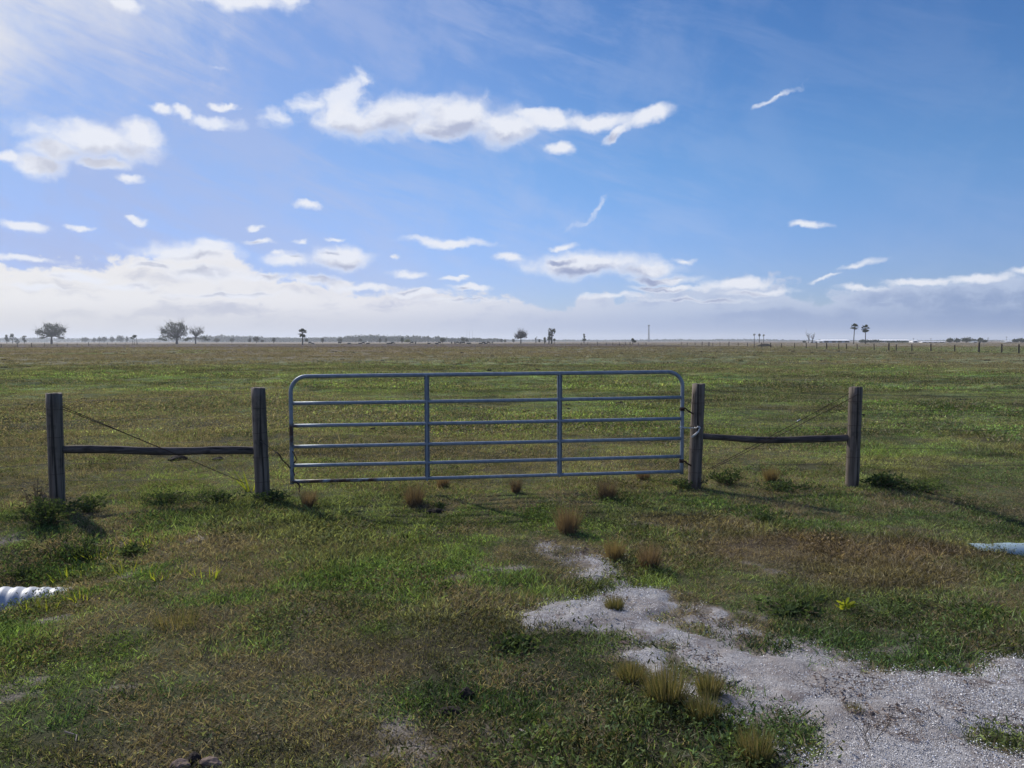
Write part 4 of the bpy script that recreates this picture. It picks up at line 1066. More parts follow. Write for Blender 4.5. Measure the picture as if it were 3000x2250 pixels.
rock(2740,2055,.06,.035,.022,M_BSTONE,'largest brown lump on the right of the shell','dirt_clod','clod',17,pieces=5)
rock(2970,2060,.055,.035,.025,M_BSTONE,'brown lump on the shell near the right edge','dirt_clod','clod',18,pieces=4)
rock(1835,1882,.05,.03,.018,M_BSTONE,'reddish brown crumbs on the left part of the shell','dirt_clod','clod',19,pieces=5)
rock(2760,2110,.05,.03,.02,M_BSTONE,'brown lump just below the largest one on the shell','dirt_clod','clod',20,pieces=4)
rock(1235,1585,.03,.02,.016,M_DUNG,'small black clod in the green turf before the gate','dirt_clod','clod',21)
rock(806,1552,.06,.03,.03,M_DUNG,'dark clod below the post left of the gate','dirt_clod','clod',22,pieces=3)
rock(2120,1505,.05,.04,.014,M_STONE,'flat pale stones at the edge of the reddish bare strip','stone','stone',23,pieces=4)
rock(2490,1597,.09,.03,.008,M_STONE,'flat pale stone slab in the turf right of the gate','stone','stone',24)
rock(525,1347,.13,.09,.055,M_DUNG,'dark mole hill under the middle of the left rail','dirt_mound','mound',25,pieces=5)
rock(638,1347,.09,.07,.04,M_DUNG,'smaller dark mound behind the left rail near the post','dirt_mound','mound',27,pieces=4)
rock(238,1727,.035,.025,.018,M_STONE,'pale stone at the buried end of the white drain pipe','stone','stone',26,pieces=2)
# sticks
def stick(p, q, r0, label, bend=.02):
    a = on_ground(*p); b = on_ground(*q); mb = MB(); mb.tube([Vector((0, 0, .012)), (b-a)*.5+Vector((bend, bend, .008)), (b-a)+Vector((0, 0, .015))], [r0, r0*.8, r0*.5], 6)
    obj('stick', mb, M_STICK, loc=a, label=label, cat='stick')
stick((2125, 2010), (2190, 1998), .005, 'thin grey stick lying across the shell beside the tussocks')
stick((190, 2150), (222, 2180), .004, 'pale dry stem lying in the bottom left turf')
stick((1210, 1640), (1275, 1625), .006, 'grey stem lying in the centre turf')
stick((1530, 1478), (1572, 1480), .003, 'thin straw coloured stem in front of the gate')
stick((2955, 2080), (3010, 2040), .006, 'dark branch on the shell at the right edge')

# ------------------------------------------------------------------ distant trees
def leafcloud(mb, cx, cz, rx, rz, ry, n, size, seed, gap=.42, gs=1.0):
    """leaf faces filling an uneven, gappy lobe"""
    r = np.random.RandomState(seed); u = r.normal(size=(n*3, 3)); u /= np.linalg.norm(u, axis=1)[:, None]; rad = r.rand(n*3)**.45
    ph = r.rand(6)*6.28; bumps = 1+.16*np.sin(3*u[:, 0]*2+ph[0])*np.sin(4*u[:, 2]+ph[1])+.12*np.sin(7*u[:, 0]+ph[2]+5*u[:, 1])
    P = u*rad[:, None]*bumps[:, None]*np.array([rx, ry, rz])
    k = 1.0/(gs*size*3.2)
    nz = fbm(P[:, 0]*k+seed*3.1, (P[:, 2]+P[:, 1]*.7)*k, 1.0, 2, seed*.37)
    P = P[nz > gap][:n]; C = P+np.array([cx, 0, cz]); br = r.rand(len(C)); mb.quads(C, size, r, br)
def limb(mb, a, b, r0, r1, rnd, lev, twig=True):
    a = Vector(a); b = Vector(b); n = 4; pts = []
    for i in range(n+1):
        t = i/n; p = a.lerp(b, t); w = (b-a).length*.07*math.sin(math.pi*t); pts.append(p+Vector((rnd.uniform(-w, w), rnd.uniform(-w, w), rnd.uniform(0, w))))
    mb.tube(pts, [r0+(r1-r0)*i/n for i in range(n+1)], 5, br=rnd.random())
    if lev:
        for _ in range(3):
            i = rnd.randint(2, n); L = (b-a).length*rnd.uniform(.35, .6)
            d = ((b-a).normalized()+Vector((rnd.uniform(-.9, .9), rnd.uniform(-.9, .9), rnd.uniform(-.2, .8)))).normalized()
            limb(mb, pts[i], pts[i]+d*L, r1*.9, r1*.3, rnd, lev-1)
def ptree(Y, base, trunks, blobs, label, cat='tree', name='oak_tree', leaf=.5, dens=1.0, mleaf=None, gap=.42, bare=False, group=None, blimbs=5, trad=None, seed=0):
    """a tree built at depth Y; blobs and trunk tips measured in photograph pixels, each given real size and depth"""
    z0 = 0.0; s = Y/F; bx = at(base, 1000, Y).x; hb = 997+ (base/3000)*4
    root = thing(name, label, cat, (bx, Y, z0), 0, group); rnd = random.Random(int(base*10)+seed); tm = MB(); cm = MB()
    def L(px, py): p = at(px, py, Y); return (p.x-bx, p.z)
    for (x0, y0, x1, y1, r) in trunks:
        a = L(x0, y0); b = L(x1, y1); z_a = min(a[1], 0.0) if y0 is None or y0 >= 999 else a[1]
        tm.tube([(a[0], 0, -.1 if y0 >= 999 else a[1]), ((a[0]+b[0])/2, .05, (max(0, a[1])+b[1])/2), (b[0], 0, b[1])], [r*1.25, r, r*.7], 8)
    if trunks: tx, tz = L(trunks[0][2], trunks[0][3])
    for i, (x, y, rx, ry) in enumerate(blobs):
        c = L(x, y); RX, RZ = rx*s, ry*s
        if bare or blimbs:
            for _ in range(blimbs):
                a = rnd.uniform(0, 6.283); e = rnd.uniform(-.5, 1.3); q = rnd.uniform(.5, .86)
                tip = (c[0]+RX*q*math.cos(a)*math.cos(e), RX*q*math.sin(a)*math.cos(e), c[1]+RZ*q*math.sin(e))
                if trunks: limb(tm, (tx, 0, tz), tip, .030*RX+.05, .05, rnd, 2 if bare else 1)
        n = int(dens*min(5200, 2.6*RX*RZ/(leaf*leaf)+40))
        leafcloud(cm, c[0], c[1], RX, RZ, RX*.95, n, leaf, int(base)+i*7+seed, gap)
    if trunks or blimbs: obj('trunk', tm, M_BARK, root)
    obj('crown', cm, mleaf or M_OAK, root); return root

# the big lone oaks
ptree(620, 151, [(151,1003,151,985,.75)], [(151,966,33,17),(130,976,24,12),(173,973,20,13),(165,957,16,11),(140,955,15,9),(125,990,12,3),(178,990,9,3.5),(112,972,9,8),(185,966,9,9),(151,982,26,7)],
      'large broad spreading oak standing alone at the far left', leaf=.42, gap=.43, dens=1.3, blimbs=10)
ptree(560, 518, [(518,1004,518,990,.8)], [(512,966,28,17),(536,965,15,15),(488,968,16,14),(505,952,16,8),(528,950,14,7),(540,978,12,10),(486,986,18,7),(512,989,28,8),(478,974,8,7)],
      'largest dark oak of the pair on the left horizon', leaf=.40, gap=.46, dens=1.2, blimbs=11)
ptree(575, 573, [(573,1003,573,988,.45)], [(575,974,20,15),(588,972,9,10),(563,972,9,11),(573,992,22,4)],
      'smaller sparse oak beside the largest dark oak', leaf=.32, gap=.56, dens=.55, blimbs=16, bare=True, mleaf=M_OAK2)
ptree(600, 560, [], [(553,992,10,5),(545,996,9,4)], 'low dark bushes between the two oaks', 'bush', 'bush', leaf=.45, gap=.3, dens=1.2)
ptree(610, 598, [], [(596,991,10,6),(607,995,9,4)], 'dark bush at the right foot of the smaller oak', 'bush', 'bush', leaf=.45, gap=.3, dens=1.2)
ptree(600, 470, [], [(470,993,9,4),(482,996,9,4)], 'low bush left of the largest dark oak', 'bush', 'bush', leaf=.45, gap=.3, dens=1.2)
ptree(560, 1526, [(1526,1004,1526,992,.4)], [(1526,981,17,10),(1516,987,9,8),(1537,984,8,10),(1526,975,12,6)],
      'round bare domed tree standing alone in the middle of the horizon', leaf=.30, gap=.45, dens=1.2, blimbs=26, bare=True, mleaf=M_TWIG)
ptree(520, 1616, [(1616,1005,1618,972,.45),(1608,1004,1611,975,.35)], [(1617,967,7,5),(1623,968,5,6),(1611,969,5,7),(1610,978,5,7),(1619,980,6,6),(1607,990,5,8),(1613,990,4,9),(1625,975,3,6)],
      'tall ragged vine covered tree, the tallest near the middle of the horizon', leaf=.33, gap=.47, dens=1.3, blimbs=4, mleaf=M_OAK2)
ptree(520, 1624, [(1624,1003,1624,997,.15)], [(1624,995,4,4)], 'small dark shrub at the right foot of the tall ragged tree', 'bush', 'bush', leaf=.35, gap=.35, dens=1.3, blimbs=0)
ptree(540, 1596, [(1596,1003,1596,995,.2)], [(1596,994,3.6,6),(1596,1000,3.8,4)], 'short columnar shrub left of the tall ragged tree', 'bush', 'bush', leaf=.4, gap=.3, dens=1.4, blimbs=0, mleaf=M_OAK2)
ptree(620, 1711, [(1711,1003,1711,985,.3)], [(1711,981,2.6,3.5),(1712,987,3.2,4),(1710,995,4.6,5),(1714,994,3,4)], 'slim cypress like tree standing alone right of the middle', 'tree', 'slim_tree', leaf=.4, gap=.33, dens=1.6, blimbs=0)
ptree(430, 1854, [(1854,1005,1854,1000,.2)], [(1854,997,5.5,5),(1859,1000,5,4),(1853,994,4,2.5)], 'dark rounded shrub below and left of the lattice tower', 'bush', 'bush', leaf=.3, gap=.3, dens=1.4, blimbs=0)
# left horizon
for px, y, rx, ry, lab in [(20,986,5,6,'scrubby tree at the very left edge, left one'),(36,981,6,4,'wind swept flat topped tree at the left edge'),(50,991,5,3,'low bush between flat topped tree and round tree at the far left'),(71,987,6,4,'small umbrella shaped tree left of the lone oak')]:
    ptree(760, px, [(px,1001,px,y+2,.25)], [(px,y,rx,ry),(px-2,y+5,rx*.7,ry*.8),(px+1,y+10,rx*1.35,6)], lab, leaf=.55, gap=.40, dens=1.1, blimbs=2, name='scrub_tree')
for k, (px, top, rx, lab) in enumerate([(249,988.5,10,'flat dark tree, first of the row right of the lone oak'),(276,989.5,5,'small pointed tree, second of the row right of the lone oak'),(292,988,7,'rounded tree, third of the row right of the lone oak'),(305,986.5,8,'rounded tree joined to the third of the row'),
        (328,986.5,6.5,'pointed round tree in the middle of the row'),(352,982.5,11,'largest round tree of the row between the oaks'),(372,986,3.5,'thin tree right of the largest round tree of the row')]):
    cy = (top+999)/2; ptree(1350, px, [(px,1001,px,cy,.4)], [(px,cy,rx,(999-top)/2+1.2),(px+rx*.3,cy+1.5,rx*.9,(999-top)/2),(px-rx*.2,cy+3,rx*1.1,(999-top)/2-1)], lab, leaf=.8, gap=.26, dens=1.5, blimbs=0, name='round_tree', mleaf=M_WOODS)
ptree(430, 392, [(388,1006,389,992,.10),(394,1006,393,991,.10),(401,1007,400,990,.10)], [(392,987,8,4),(397,984,6,3),(385,990,6,2.5)], 'leaning flat crowned small tree on thin stems between the oaks', leaf=.32, gap=.40, dens=1.2, blimbs=0, name='small_tree')
# in front of the woods
for px, top, rx, Y, lab, tr in [(751,985.4,10,760,'round clipped looking tree left of the lone palm',1),(731,990,5,800,'small bush left of the round clipped tree',0),(768,995,5,800,'low dark bush right of the round clipped tree',0),
       (802,989.5,5,760,'thin flat tree between the round clipped tree and the palm',1),(679,990,7,900,'pale tree in front of the left woods',1),(635,990,9,950,'pale rounded tree before the left end of the woods',1),
       (898,991,5,700,'low shrub right of the lone palm',0),(945,990,4.5,760,'small lollipop shaped tree before the woods',1),(995,989.5,7,800,'dark small tree before the left end of the high woods',1),(1056,991,5,850,'dull bush in front of the high woods',0),
       (1113,989.5,4,760,'leaning small tree in front of the high woods',1),(1131,991,3,760,'tiny tree right of the leaning one',1),(1178,988,4.5,720,'dark slim tree in front of the high woods',1),(1297,990,9,640,'nearest round tree at the right part of the woods',1),
       (1357,987.5,6,800,'dark rounded tree toward the right end of the woods',1),(1368,991,4,820,'small tree right of the dark rounded one',1),(1469,992,3.5,900,'small lone round tree left of the bare domed tree',0),(1480,993,4,950,'low pale tree beside the small lone round tree',0),(1504,992.5,3.5,900,'small pale tree touching the bare domed tree on its left',1),(1580,993.5,2.5,700,'tiny dark bush between domed tree and columnar shrub',0)]:
    cy = top+(1002-top)*.46; ry = (1002-top)*.46
    ptree(Y, px, [(px,1003,px,cy,.25)] if tr else [], [(px,cy,rx,ry),(px+rx*.35,cy+1.2,rx*.7,ry*.85),(px-rx*.4,cy+1.6,rx*.6,ry*.7)], lab, 'tree' if tr else 'bush', 'small_tree' if tr else 'bush', leaf=.55, gap=.32, dens=1.4, blimbs=0, mleaf=M_OAK2 if px % 2 else M_OAK)
ptree(640, 1191, [], [(1191,999,10,4.5),(1196,998,7,4)], 'pale green rounded bush before the high woods', 'bush', 'bush', leaf=.5, gap=.2, dens=1.8, blimbs=0, mleaf=m_leaf('pale_bush', (.12,.14,.07,1), (.20,.22,.12,1)))
# right horizon
for px, y, rx, ry, lab in [(2783,996.5,10,7,'first dark round tree right of the white sheds'),(2804,997,10,6.5,'second dark round tree right of the white sheds'),(2831,995,14,8,'largest dark round tree on the right horizon'),(2849,997,13,6,'low spreading tree joined to the largest one on the right'),
        (2872,995.5,8,6.5,'compact dark tree right of the spreading one'),(2885,999,7,4,'low bush right of the compact dark tree'),(2533,999,17,5.3,'low dark bush behind the two tall palms'),(2564,999,18,5.6,'wide low bush right of the two tall palms'),(2630,1001.5,34,3.2,'long low hedge before the grey roofed building'),
        (2976,997.5,9,5,'dark tree near the right edge of the photo'),(2996,996,13,7,'dark tree cut by the right edge of the photo'),(2356,1001,4,2,'small dark bush left of the bare trees')]:
    ptree(680, px, [(px,1004,px,y,.4)] if ry > 5 else [], [(px,y,rx,ry),(px+rx*.4,y+.8,rx*.6,ry*.75),(px-rx*.45,y+1,rx*.55,ry*.7)], lab, 'tree' if ry > 4.9 else 'bush', 'round_tree' if ry > 4.9 else 'bush', leaf=.6, gap=.24, dens=1.5, blimbs=0)
for px, y1, lab, sd_ in [(2370, 975, 'taller leafless tree left of the long white barn', 1), (2380, 978, 'shorter leafless tree beside the taller one', 2)]:
    s = 600/F; bx = at(px, 1000, 600).x; root = thing('bare_tree', lab, 'tree', (bx, 600, 0)); rnd = random.Random(sd_*31); tm = MB(); hh = (1003-y1)*s
    tm.tube([(0, 0, -.1), (0, 0, hh*.25), (.3, 0, hh*.4)], [.4, .32, .28], 7)
    for k in range(7): limb(tm, (.3*k/7, 0, hh*(.2+.03*k)), (rnd.uniform(-.22, .22)*hh, rnd.uniform(-.35, .35)*hh, hh*rnd.uniform(.7, 1.0)), .16, .06, rnd, 2)
    obj('trunk', tm, M_TWIG, root)

# palms
def palm(px, ytop, ybase, Y, cw, label, skirt=False, nf=30, trunk_r=.20, lean=0.0, seed=1, group='palms on the horizon'):
    s = Y/F; bx = at(px, 1000, Y).x; top = at(px, ytop, Y).z; R = cw*s*.5; rnd = random.Random(seed*13+px)
    root = thing('palm_tree', label, 'palm tree', (bx, Y, 0), 0, group); c = top-R*.62
    tm = MB(); tm.tube([(0, 0, -.1), (lean*.3, 0, c*.4), (lean*.8, 0, c*.8), (lean, 0, c)], [trunk_r*1.25, trunk_r, trunk_r*.9, trunk_r*1.1], 9); obj('trunk', tm, M_PALMBARK, root)
    cm = MB()
    for k in range(nf):
        a = rnd.uniform(0, 6.283); e = math.radians(rnd.uniform(-55 if skirt else -30, 85)); d = Vector((math.cos(a)*math.cos(e), math.sin(a)*math.cos(e), math.sin(e)))
        p0 = Vector((lean, 0, c)); p1 = p0+d*R*.48+Vector((0, 0, -.03*R)); cm.tube([p0, p1], [.035, .02], 4, br=.5)
        side = d.cross(Vector((0, 0, 1))); side = side.normalized() if side.length > .1 else Vector((1, 0, 0)); up = side.cross(d); b_ = rnd.random()
        for j in range(11):       # fan of leaflets
            f_ = math.radians(-78+156*j/10); dd = (d*math.cos(f_)+side*math.sin(f_)+Vector((0, 0, -.10))).normalized()
            L = R*.55*(1-.25*abs(math.sin(f_)))*rnd.uniform(.9, 1.1); ww = R*.085; q = p1+dd*L*.5; sd2 = dd.cross(up).normalized()
            cm.add([tuple(p1), tuple(q+sd2*ww), tuple(p1+dd*L+Vector((0, 0, -.14*L))), tuple(q-sd2*ww)], [(0, 1, 2, 3)], .5, b_)
    obj('crown', cm, M_PALM, root)
palm(886.5, 966.0, 1008.5, 400, 31, 'lone shaggy palm standing left of the middle in the paddock', True, 40, .30)
palm(2501, 950.5, 1008.5, 400, 26, 'tallest palm on the right, left one of the near pair', False, 34, .21, .3)
palm(2535.4, 953.5, 1009, 400, 28, 'right palm of the near pair with drooping fronds', True, 36, .21, -.1, 5)
palm(2209.8, 978, 1003, 700, 9.5, 'left palm of the distant trio', False, 22, .25, seed=3)
palm(2224.5, 978.5, 1003, 680, 9.5, 'shaggy middle palm of the distant trio', True, 46, .30, seed=4)
palm(2237.4, 980.5, 1003, 720, 8.5, 'right palm of the distant trio', False, 22, .25, seed=6)
palm(1569, 990, 1002, 760, 7, 'short bushy palm between domed tree and ragged tree', True, 26, .3, seed=7)
palm(1572.5, 986, 1002, 760, 4.5, 'tiny thin palm above the short bushy palm', False, 16, .14, seed=8)

# far woods: masses nobody could count
def woods(name, x0, x1, Y, prof, leaf, label, dens, seed, step):
    mb = MB(); r = random.Random(seed); x = x0
    xs = [p[0] for p in prof]; ys = [p[1] for p in prof]
    i = 0
    while x < x1:
        for row in range(2):
            yy = Y+row*60+r.uniform(-25, 25); ytop = float(np.interp(x, xs, ys))+r.uniform(-.6, 1.6)+row*-.2
            p = at(x, ytop, yy); h = max(1.5, p.z)*1.0; R = step*yy/F*r.uniform(.8, 1.5)
            m2 = MB(); n = int(dens*min(1500, 1.5*R*h/(leaf*leaf)+10)); leafcloud(m2, p.x, h*.5, R, h*.55, R*.8, n, leaf, seed+i, .22)
            V = np.array(m2.v); 
            if len(V): V[:, 1] += yy; V[:, 2] = np.maximum(V[:, 2], -.2); mb.v.extend(map(tuple, V.tolist())); o = len(mb.bl); mb.f.extend([tuple(q+o for q in f) for f in m2.f]); mb.bl.extend(m2.bl); mb.br.extend(m2.br)
            i += 1
        x += step*r.uniform(.7, 1.1)
    obj(name, mb, M_WOODS, kind='stuff', label=label, cat='woods')
woods('far_woods', 1005, 1345, 1500, [(1005,988),(1026,984),(1060,982),(1090,981.5),(1120,984),(1160,984),(1200,984),(1230,984),(1245,987),(1252,984),(1265,989),(1280,985.5),(1300,989),(1345,991)], 1.7, 'high blue green woods on the middle horizon', 1.6, 3, 7)
woods('left_woods', 590, 1005, 1900, [(590,984),(610,983.5),(630,986),(648,982),(665,985),(690,983.5),(705,986),(740,985),(765,985.5),(785,989),(840,988.5),(870,991),(940,988.5),(1005,988)], 2.0, 'hazy low woods behind the lone palm', 1.5, 5, 8)
woods('right_of_middle_woods', 1345, 1475, 1500, [(1345,991),(1360,988.5),(1375,991),(1400,990),(1420,992.5),(1436,992),(1455,991.5),(1475,997)], 1.7, 'low broken tree clumps right of the high woods', 1.5, 8, 7)
woods('distant_treeline', -300, 3300, 2700, [(-300,991),(120,989),(200,991),(400,992),(590,989),(1000,990),(1500,994.5),(1800,996),(1900,995),(2000,994),(2080,995.5),(2110,993.5),(2260,994),(2340,996.5),(2600,998),(2900,997),(3300,996)], 2.8, 'faint treeline along the whole horizon', 1.2, 13, 11)

# ------------------------------------------------------------------ distant buildings
def barn(px0, px1, ytop, Y, label, depth=14, wall=None, roof=None, name='barn', doors=3, eave=.52, cat='barn'):
    a = at(px0, 1000, Y).x; b = at(px1, 1000, Y).x; W = b-a; hb = at((px0+px1)/2, ytop, Y).z
    root = thing(name, label, cat, ((a+b)/2, Y, 0)); he = hb*eave; w = W/2
    mb = MB(); mb.box(-w, w, 0, depth, -.1, he); mb.add([(-w, 0, he+.002), (-w, depth, he+.002), (-w, depth/2, hb-.12), (w, 0, he+.002), (w, depth, he+.002), (w, depth/2, hb-.12)], [(0, 1, 2), (5, 4, 3)])
    obj('wall', mb, wall or M_BLUEWALL, root)
    mb = MB(); ov = .4; t = .12
    for sgn, y0, y1 in ((1, -ov, depth/2), (-1, depth+ov, depth/2)):
        z0 = he-.05
        mb.add([(-w-ov, y0, z0), (w+ov, y0, z0), (w+ov, y1, hb), (-w-ov, y1, hb), (-w-ov, y0, z0+t), (w+ov, y0, z0+t), (w+ov, y1, hb+t), (-w-ov, y1, hb+t)], [(0,1,2,3),(4,7,6,5),(0,4,5,1),(1,5,6,2),(2,6,7,3),(3,7,4,0)])
    obj('roof', mb, roof or M_WHITE, root)
    for k in range(doors):
        x = -w+W*(k+.5)/doors+(.1*W/doors if k % 2 else 0); dw = min(2.2, W/doors*.30); mb = MB(); mb.box(x-dw, x+dw, -.05, -.003, 0, he*.78); obj('door', mb, M_DOORSHADE, root)  # solid dark panel on the wall, the opening's shade put into its colour
    return root
barn(2412, 2489, 994.3, 720, 'long white roofed barn with blue grey wall, left of the near palms', 16, doors=4, eave=.60)
barn(2398, 2413, 997.0, 715, 'white lean to at the left end of the long barn', 10, M_WHITE, doors=1, eave=.6, name='shed', cat='shed')
barn(2373, 2384, 999.4, 700, 'leftmost small white trailer near the bare trees', 3, M_WHITE, doors=1, eave=.85, name='trailer', cat='trailer')
barn(2386.5, 2396, 999.5, 700, 'second small white trailer left of the barn', 3, M_WHITE, doors=1, eave=.85, name='trailer', cat='trailer')
barn(2545, 2672, 994.6, 820, 'very long low building with pale roof behind the bushes on the right', 26, M_GREYROOF, M_WHITE, doors=8, eave=.62)
barn(2675, 2690, 996.6, 760, 'small white building at the right end of the long low one', 8, M_WHITE, doors=1, eave=.7, name='shed', cat='shed')
barn(2693, 2712, 998.5, 900, 'faint grey shed just right of the small white building', 8, M_GREYROOF, M_GREYROOF, doors=1, eave=.7, name='shed', cat='shed')
for k, (x0, x1, lab) in enumerate([(2702, 2717, 'first white hoop roofed shed in the row on the right'), (2719, 2732, 'second white shed in the row on the right'), (2734, 2748, 'third white shed in the row on the right'), (2750, 2770, 'fourth and widest white shed in the row on the right')]):
    barn(x0, x1, 999.4, 700, lab, 6, M_WHITE, M_WHITE, doors=1, eave=.6, name='shed', cat='shed')
barn(2948, 2967, 998.2, 720, 'white roofed shed left of the dark tree at the right edge', 8, M_GREYROOF, M_WHITE, doors=1, eave=.5, name='shed', cat='shed')
def house(px, w, top, Y, lab):
    barn(px-w/2, px+w/2, top, Y, lab, 7, M_GREYROOF, M_GREYROOF, doors=1, eave=.55, name='house', cat='house')
house(2858, 10, 999.0, 660, 'grey farmhouse half hidden between the dark trees on the right')

# tower, masts, poles
def tower(px, ytop, Y, label):
    h = at(px, ytop, Y).z; bx = at(px, 1000, Y).x; root = thing('lattice_tower', label, 'tower', (bx, Y, 0)); mb = MB(); n = 18
    R0, R1 = 2.3, 1.1; A = [math.radians(a) for a in (90, 210, 330)]
    def c(k, j): t = k/n; r = R0+(R1-R0)*t; return Vector((r*math.cos(A[j]), r*math.sin(A[j]), h*t))
    for j in range(3): mb.tube([c(0, j), c(n, j)], .24, 5)
    for k in range(n):
        for j in range(3): mb.tube([c(k, j), c(k+1, (j+1) % 3)], .13, 4); mb.tube([c(k, (j+1) % 3), c(k+1, j)], .13, 4); mb.tube([c(k+1, j), c(k+1, (j+1) % 3)], .12, 4)
    obj('lattice', mb, M_TOWER, root); mb = MB()
    for a in np.linspace(0, 6.283, 10)[:-1]: mb.box(2.0*math.cos(a)-.3, 2.0*math.cos(a)+.3, 2.0*math.sin(a)-.3, 2.0*math.sin(a)+.3, h-1.6, h+1.2)
    mb.tube([(0, 0, h-.4), (0, 0, h+.1)], 2.1, 12); obj('antenna', mb, M_TOWER, root)
tower(1900.6, 953.5, 1700, 'slender lattice radio tower rising right of the middle of the horizon')
def mast(px, ytop, Y, r, label, name='radio_mast', cat='mast', cross=False):
    h = at(px, ytop, Y).z; root = thing(name, label, cat, (at(px, 1000, Y).x, Y, 0)); mb = MB(); mb.tube([(0, 0, -.1), (0, 0, h*.5), (0, 0, h)], [r, r*.85, r*.7], 6); obj('pole', mb, M_TOWER, root)
    if cross: mb = MB(); mb.box(-1.1, 1.1, -.08, .08, h-1.1, h-.85); obj('crossarm', mb, M_BARK, root)
mast(1368, 964, 2000, .25, 'hazy tall mast, left one of the three by the woods'); mast(1375.4, 968, 2000, .25, 'hazy mast, middle one of the three by the woods'); mast(1384.4, 970, 2000, .25, 'hazy mast, right one of the three by the woods')
for px, yt, lab in [(2676, 990, 'utility pole behind the small white building'), (2727, 990, 'utility pole above the row of white sheds'), (2894.5, 988, 'utility pole right of the dark round trees'), (2948.5, 985, 'tallest utility pole near the right edge'), (2906, 995.5, 'short utility pole between the two right ones')]:
    mast(px, yt, 800, .17, lab, 'utility_pole', 'pole', True)

# long wire fences across the paddock
def long_fence(label, pts, hgt, r, name='wire_fence', wires=4):
    root = thing(name, label, 'fence', (0, 0, 0)); P = [Vector((x, y, H(x, y))) for x, y in pts]
    for k, p in enumerate(P):
        mb = MB(); hh = hgt*random.uniform(.9, 1.08)*(1.12 if k % 5 == 2 else 1); rr = r*(1.3 if k % 5 == 2 else random.uniform(.8, 1.05)); mb.tube([(0, 0, -.1), (random.uniform(-.03, .03), 0, hh*.5), (random.uniform(-.06, .06), 0, hh)], [rr*1.1, rr, rr*.92], 7)
        obj('post', mb, M_BARK, root, loc=p)
    for w in range(wires):
        z = hgt*(.25+.65*w/(wires-1)); mb = MB()
        for i in range(len(P)-1): mb.tube([P[i]+Vector((0, -r, z)), P[i].lerp(P[i+1], .5)+Vector((0, -r, z-.015)), P[i+1]+Vector((0, -r, z))], .005, 3, caps=False)
        obj('wire', mb, M_WIRE, root)
    return root
xpx = [2984, 2923.5, 2856.6, 2794.5, 2734.5, 2680, 2627.7, 2597, 2551.5, 2507, 2483.5, 2464.6, 2425, 2389, 2354, 2322.5, 2291, 2263.5, 2235.5, 2208.3, 2184, 2157.2, 2135, 2113, 2092.3, 2078.5, 2071, 2052, 2034.6, 2016, 2000]
long_fence('wire fence with dark posts running away across the right of the paddock', [(71+.6*math.sin(i), 71*F/(x-1500)) for i, x in enumerate(xpx)], 1.30, .10)
f0 = [(71*F/(3052-1500)*0+71, 71*F/(x-1500)) for x in (3055, 3135)]
ln = []
for x, yb in [(3, 1015), (51, 1014), (92, 1012.8), (130, 1011.9), (167, 1011.3), (197, 1011), (226, 1010.3), (259, 1009.4), (290, 1008.8), (315, 1008.2), (339, 1007.6), (367, 1007), (402, 1006.8)]:
    Yd = EYE*F/(yb-997.2); p = at(x, 1000, Yd); ln.append((p.x, Yd))
long_fence('wire fence along the left side of the paddock below the lone oak', ln, 1.35, .10)
ln = []
for x in (1703, 1722, 1750.3, 1776.5, 1795, 1815, 1832.6, 1846, 1870, 1893): Yd = 330-(x-1703)*.10; ln.append((at(x, 1000, Yd).x, Yd))
long_fence('distant fence posts on the dark strip right of the middle', ln, 1.35, .10, wires=3)
# earth mound with dark scrub in front of the trio of palms
q = on_ground(2238, 1013.5); 
import bmesh
def mound():
    mb = MB(); n = 40; vs = []; fs = []
    for i in range(n+1):
        for j in range(n+1):
            u = i/n*2-1; v = j/n*2-1; r2 = (u/1)**2+(v/1)**2; h = max(0, 1-r2)**1.3*(1+.12*math.sin(7*u+2)*math.sin(5*v))
            vs.append((u*3.2+.0, v*2.6, h*1.0*(1+.25*u)-.06))
    for i in range(n):
        for j in range(n): a = i*(n+1)+j; fs.append((a, a+n+1, a+n+2, a+1))
    mb.add(vs, fs); return mb
obj('dirt_mound', mound(), M_MOUND, loc=(at(2238, 1000, 245).x, 245, 0), smooth=True, label='dark low earth mound in front of the distant trio of palms', cat='mound')

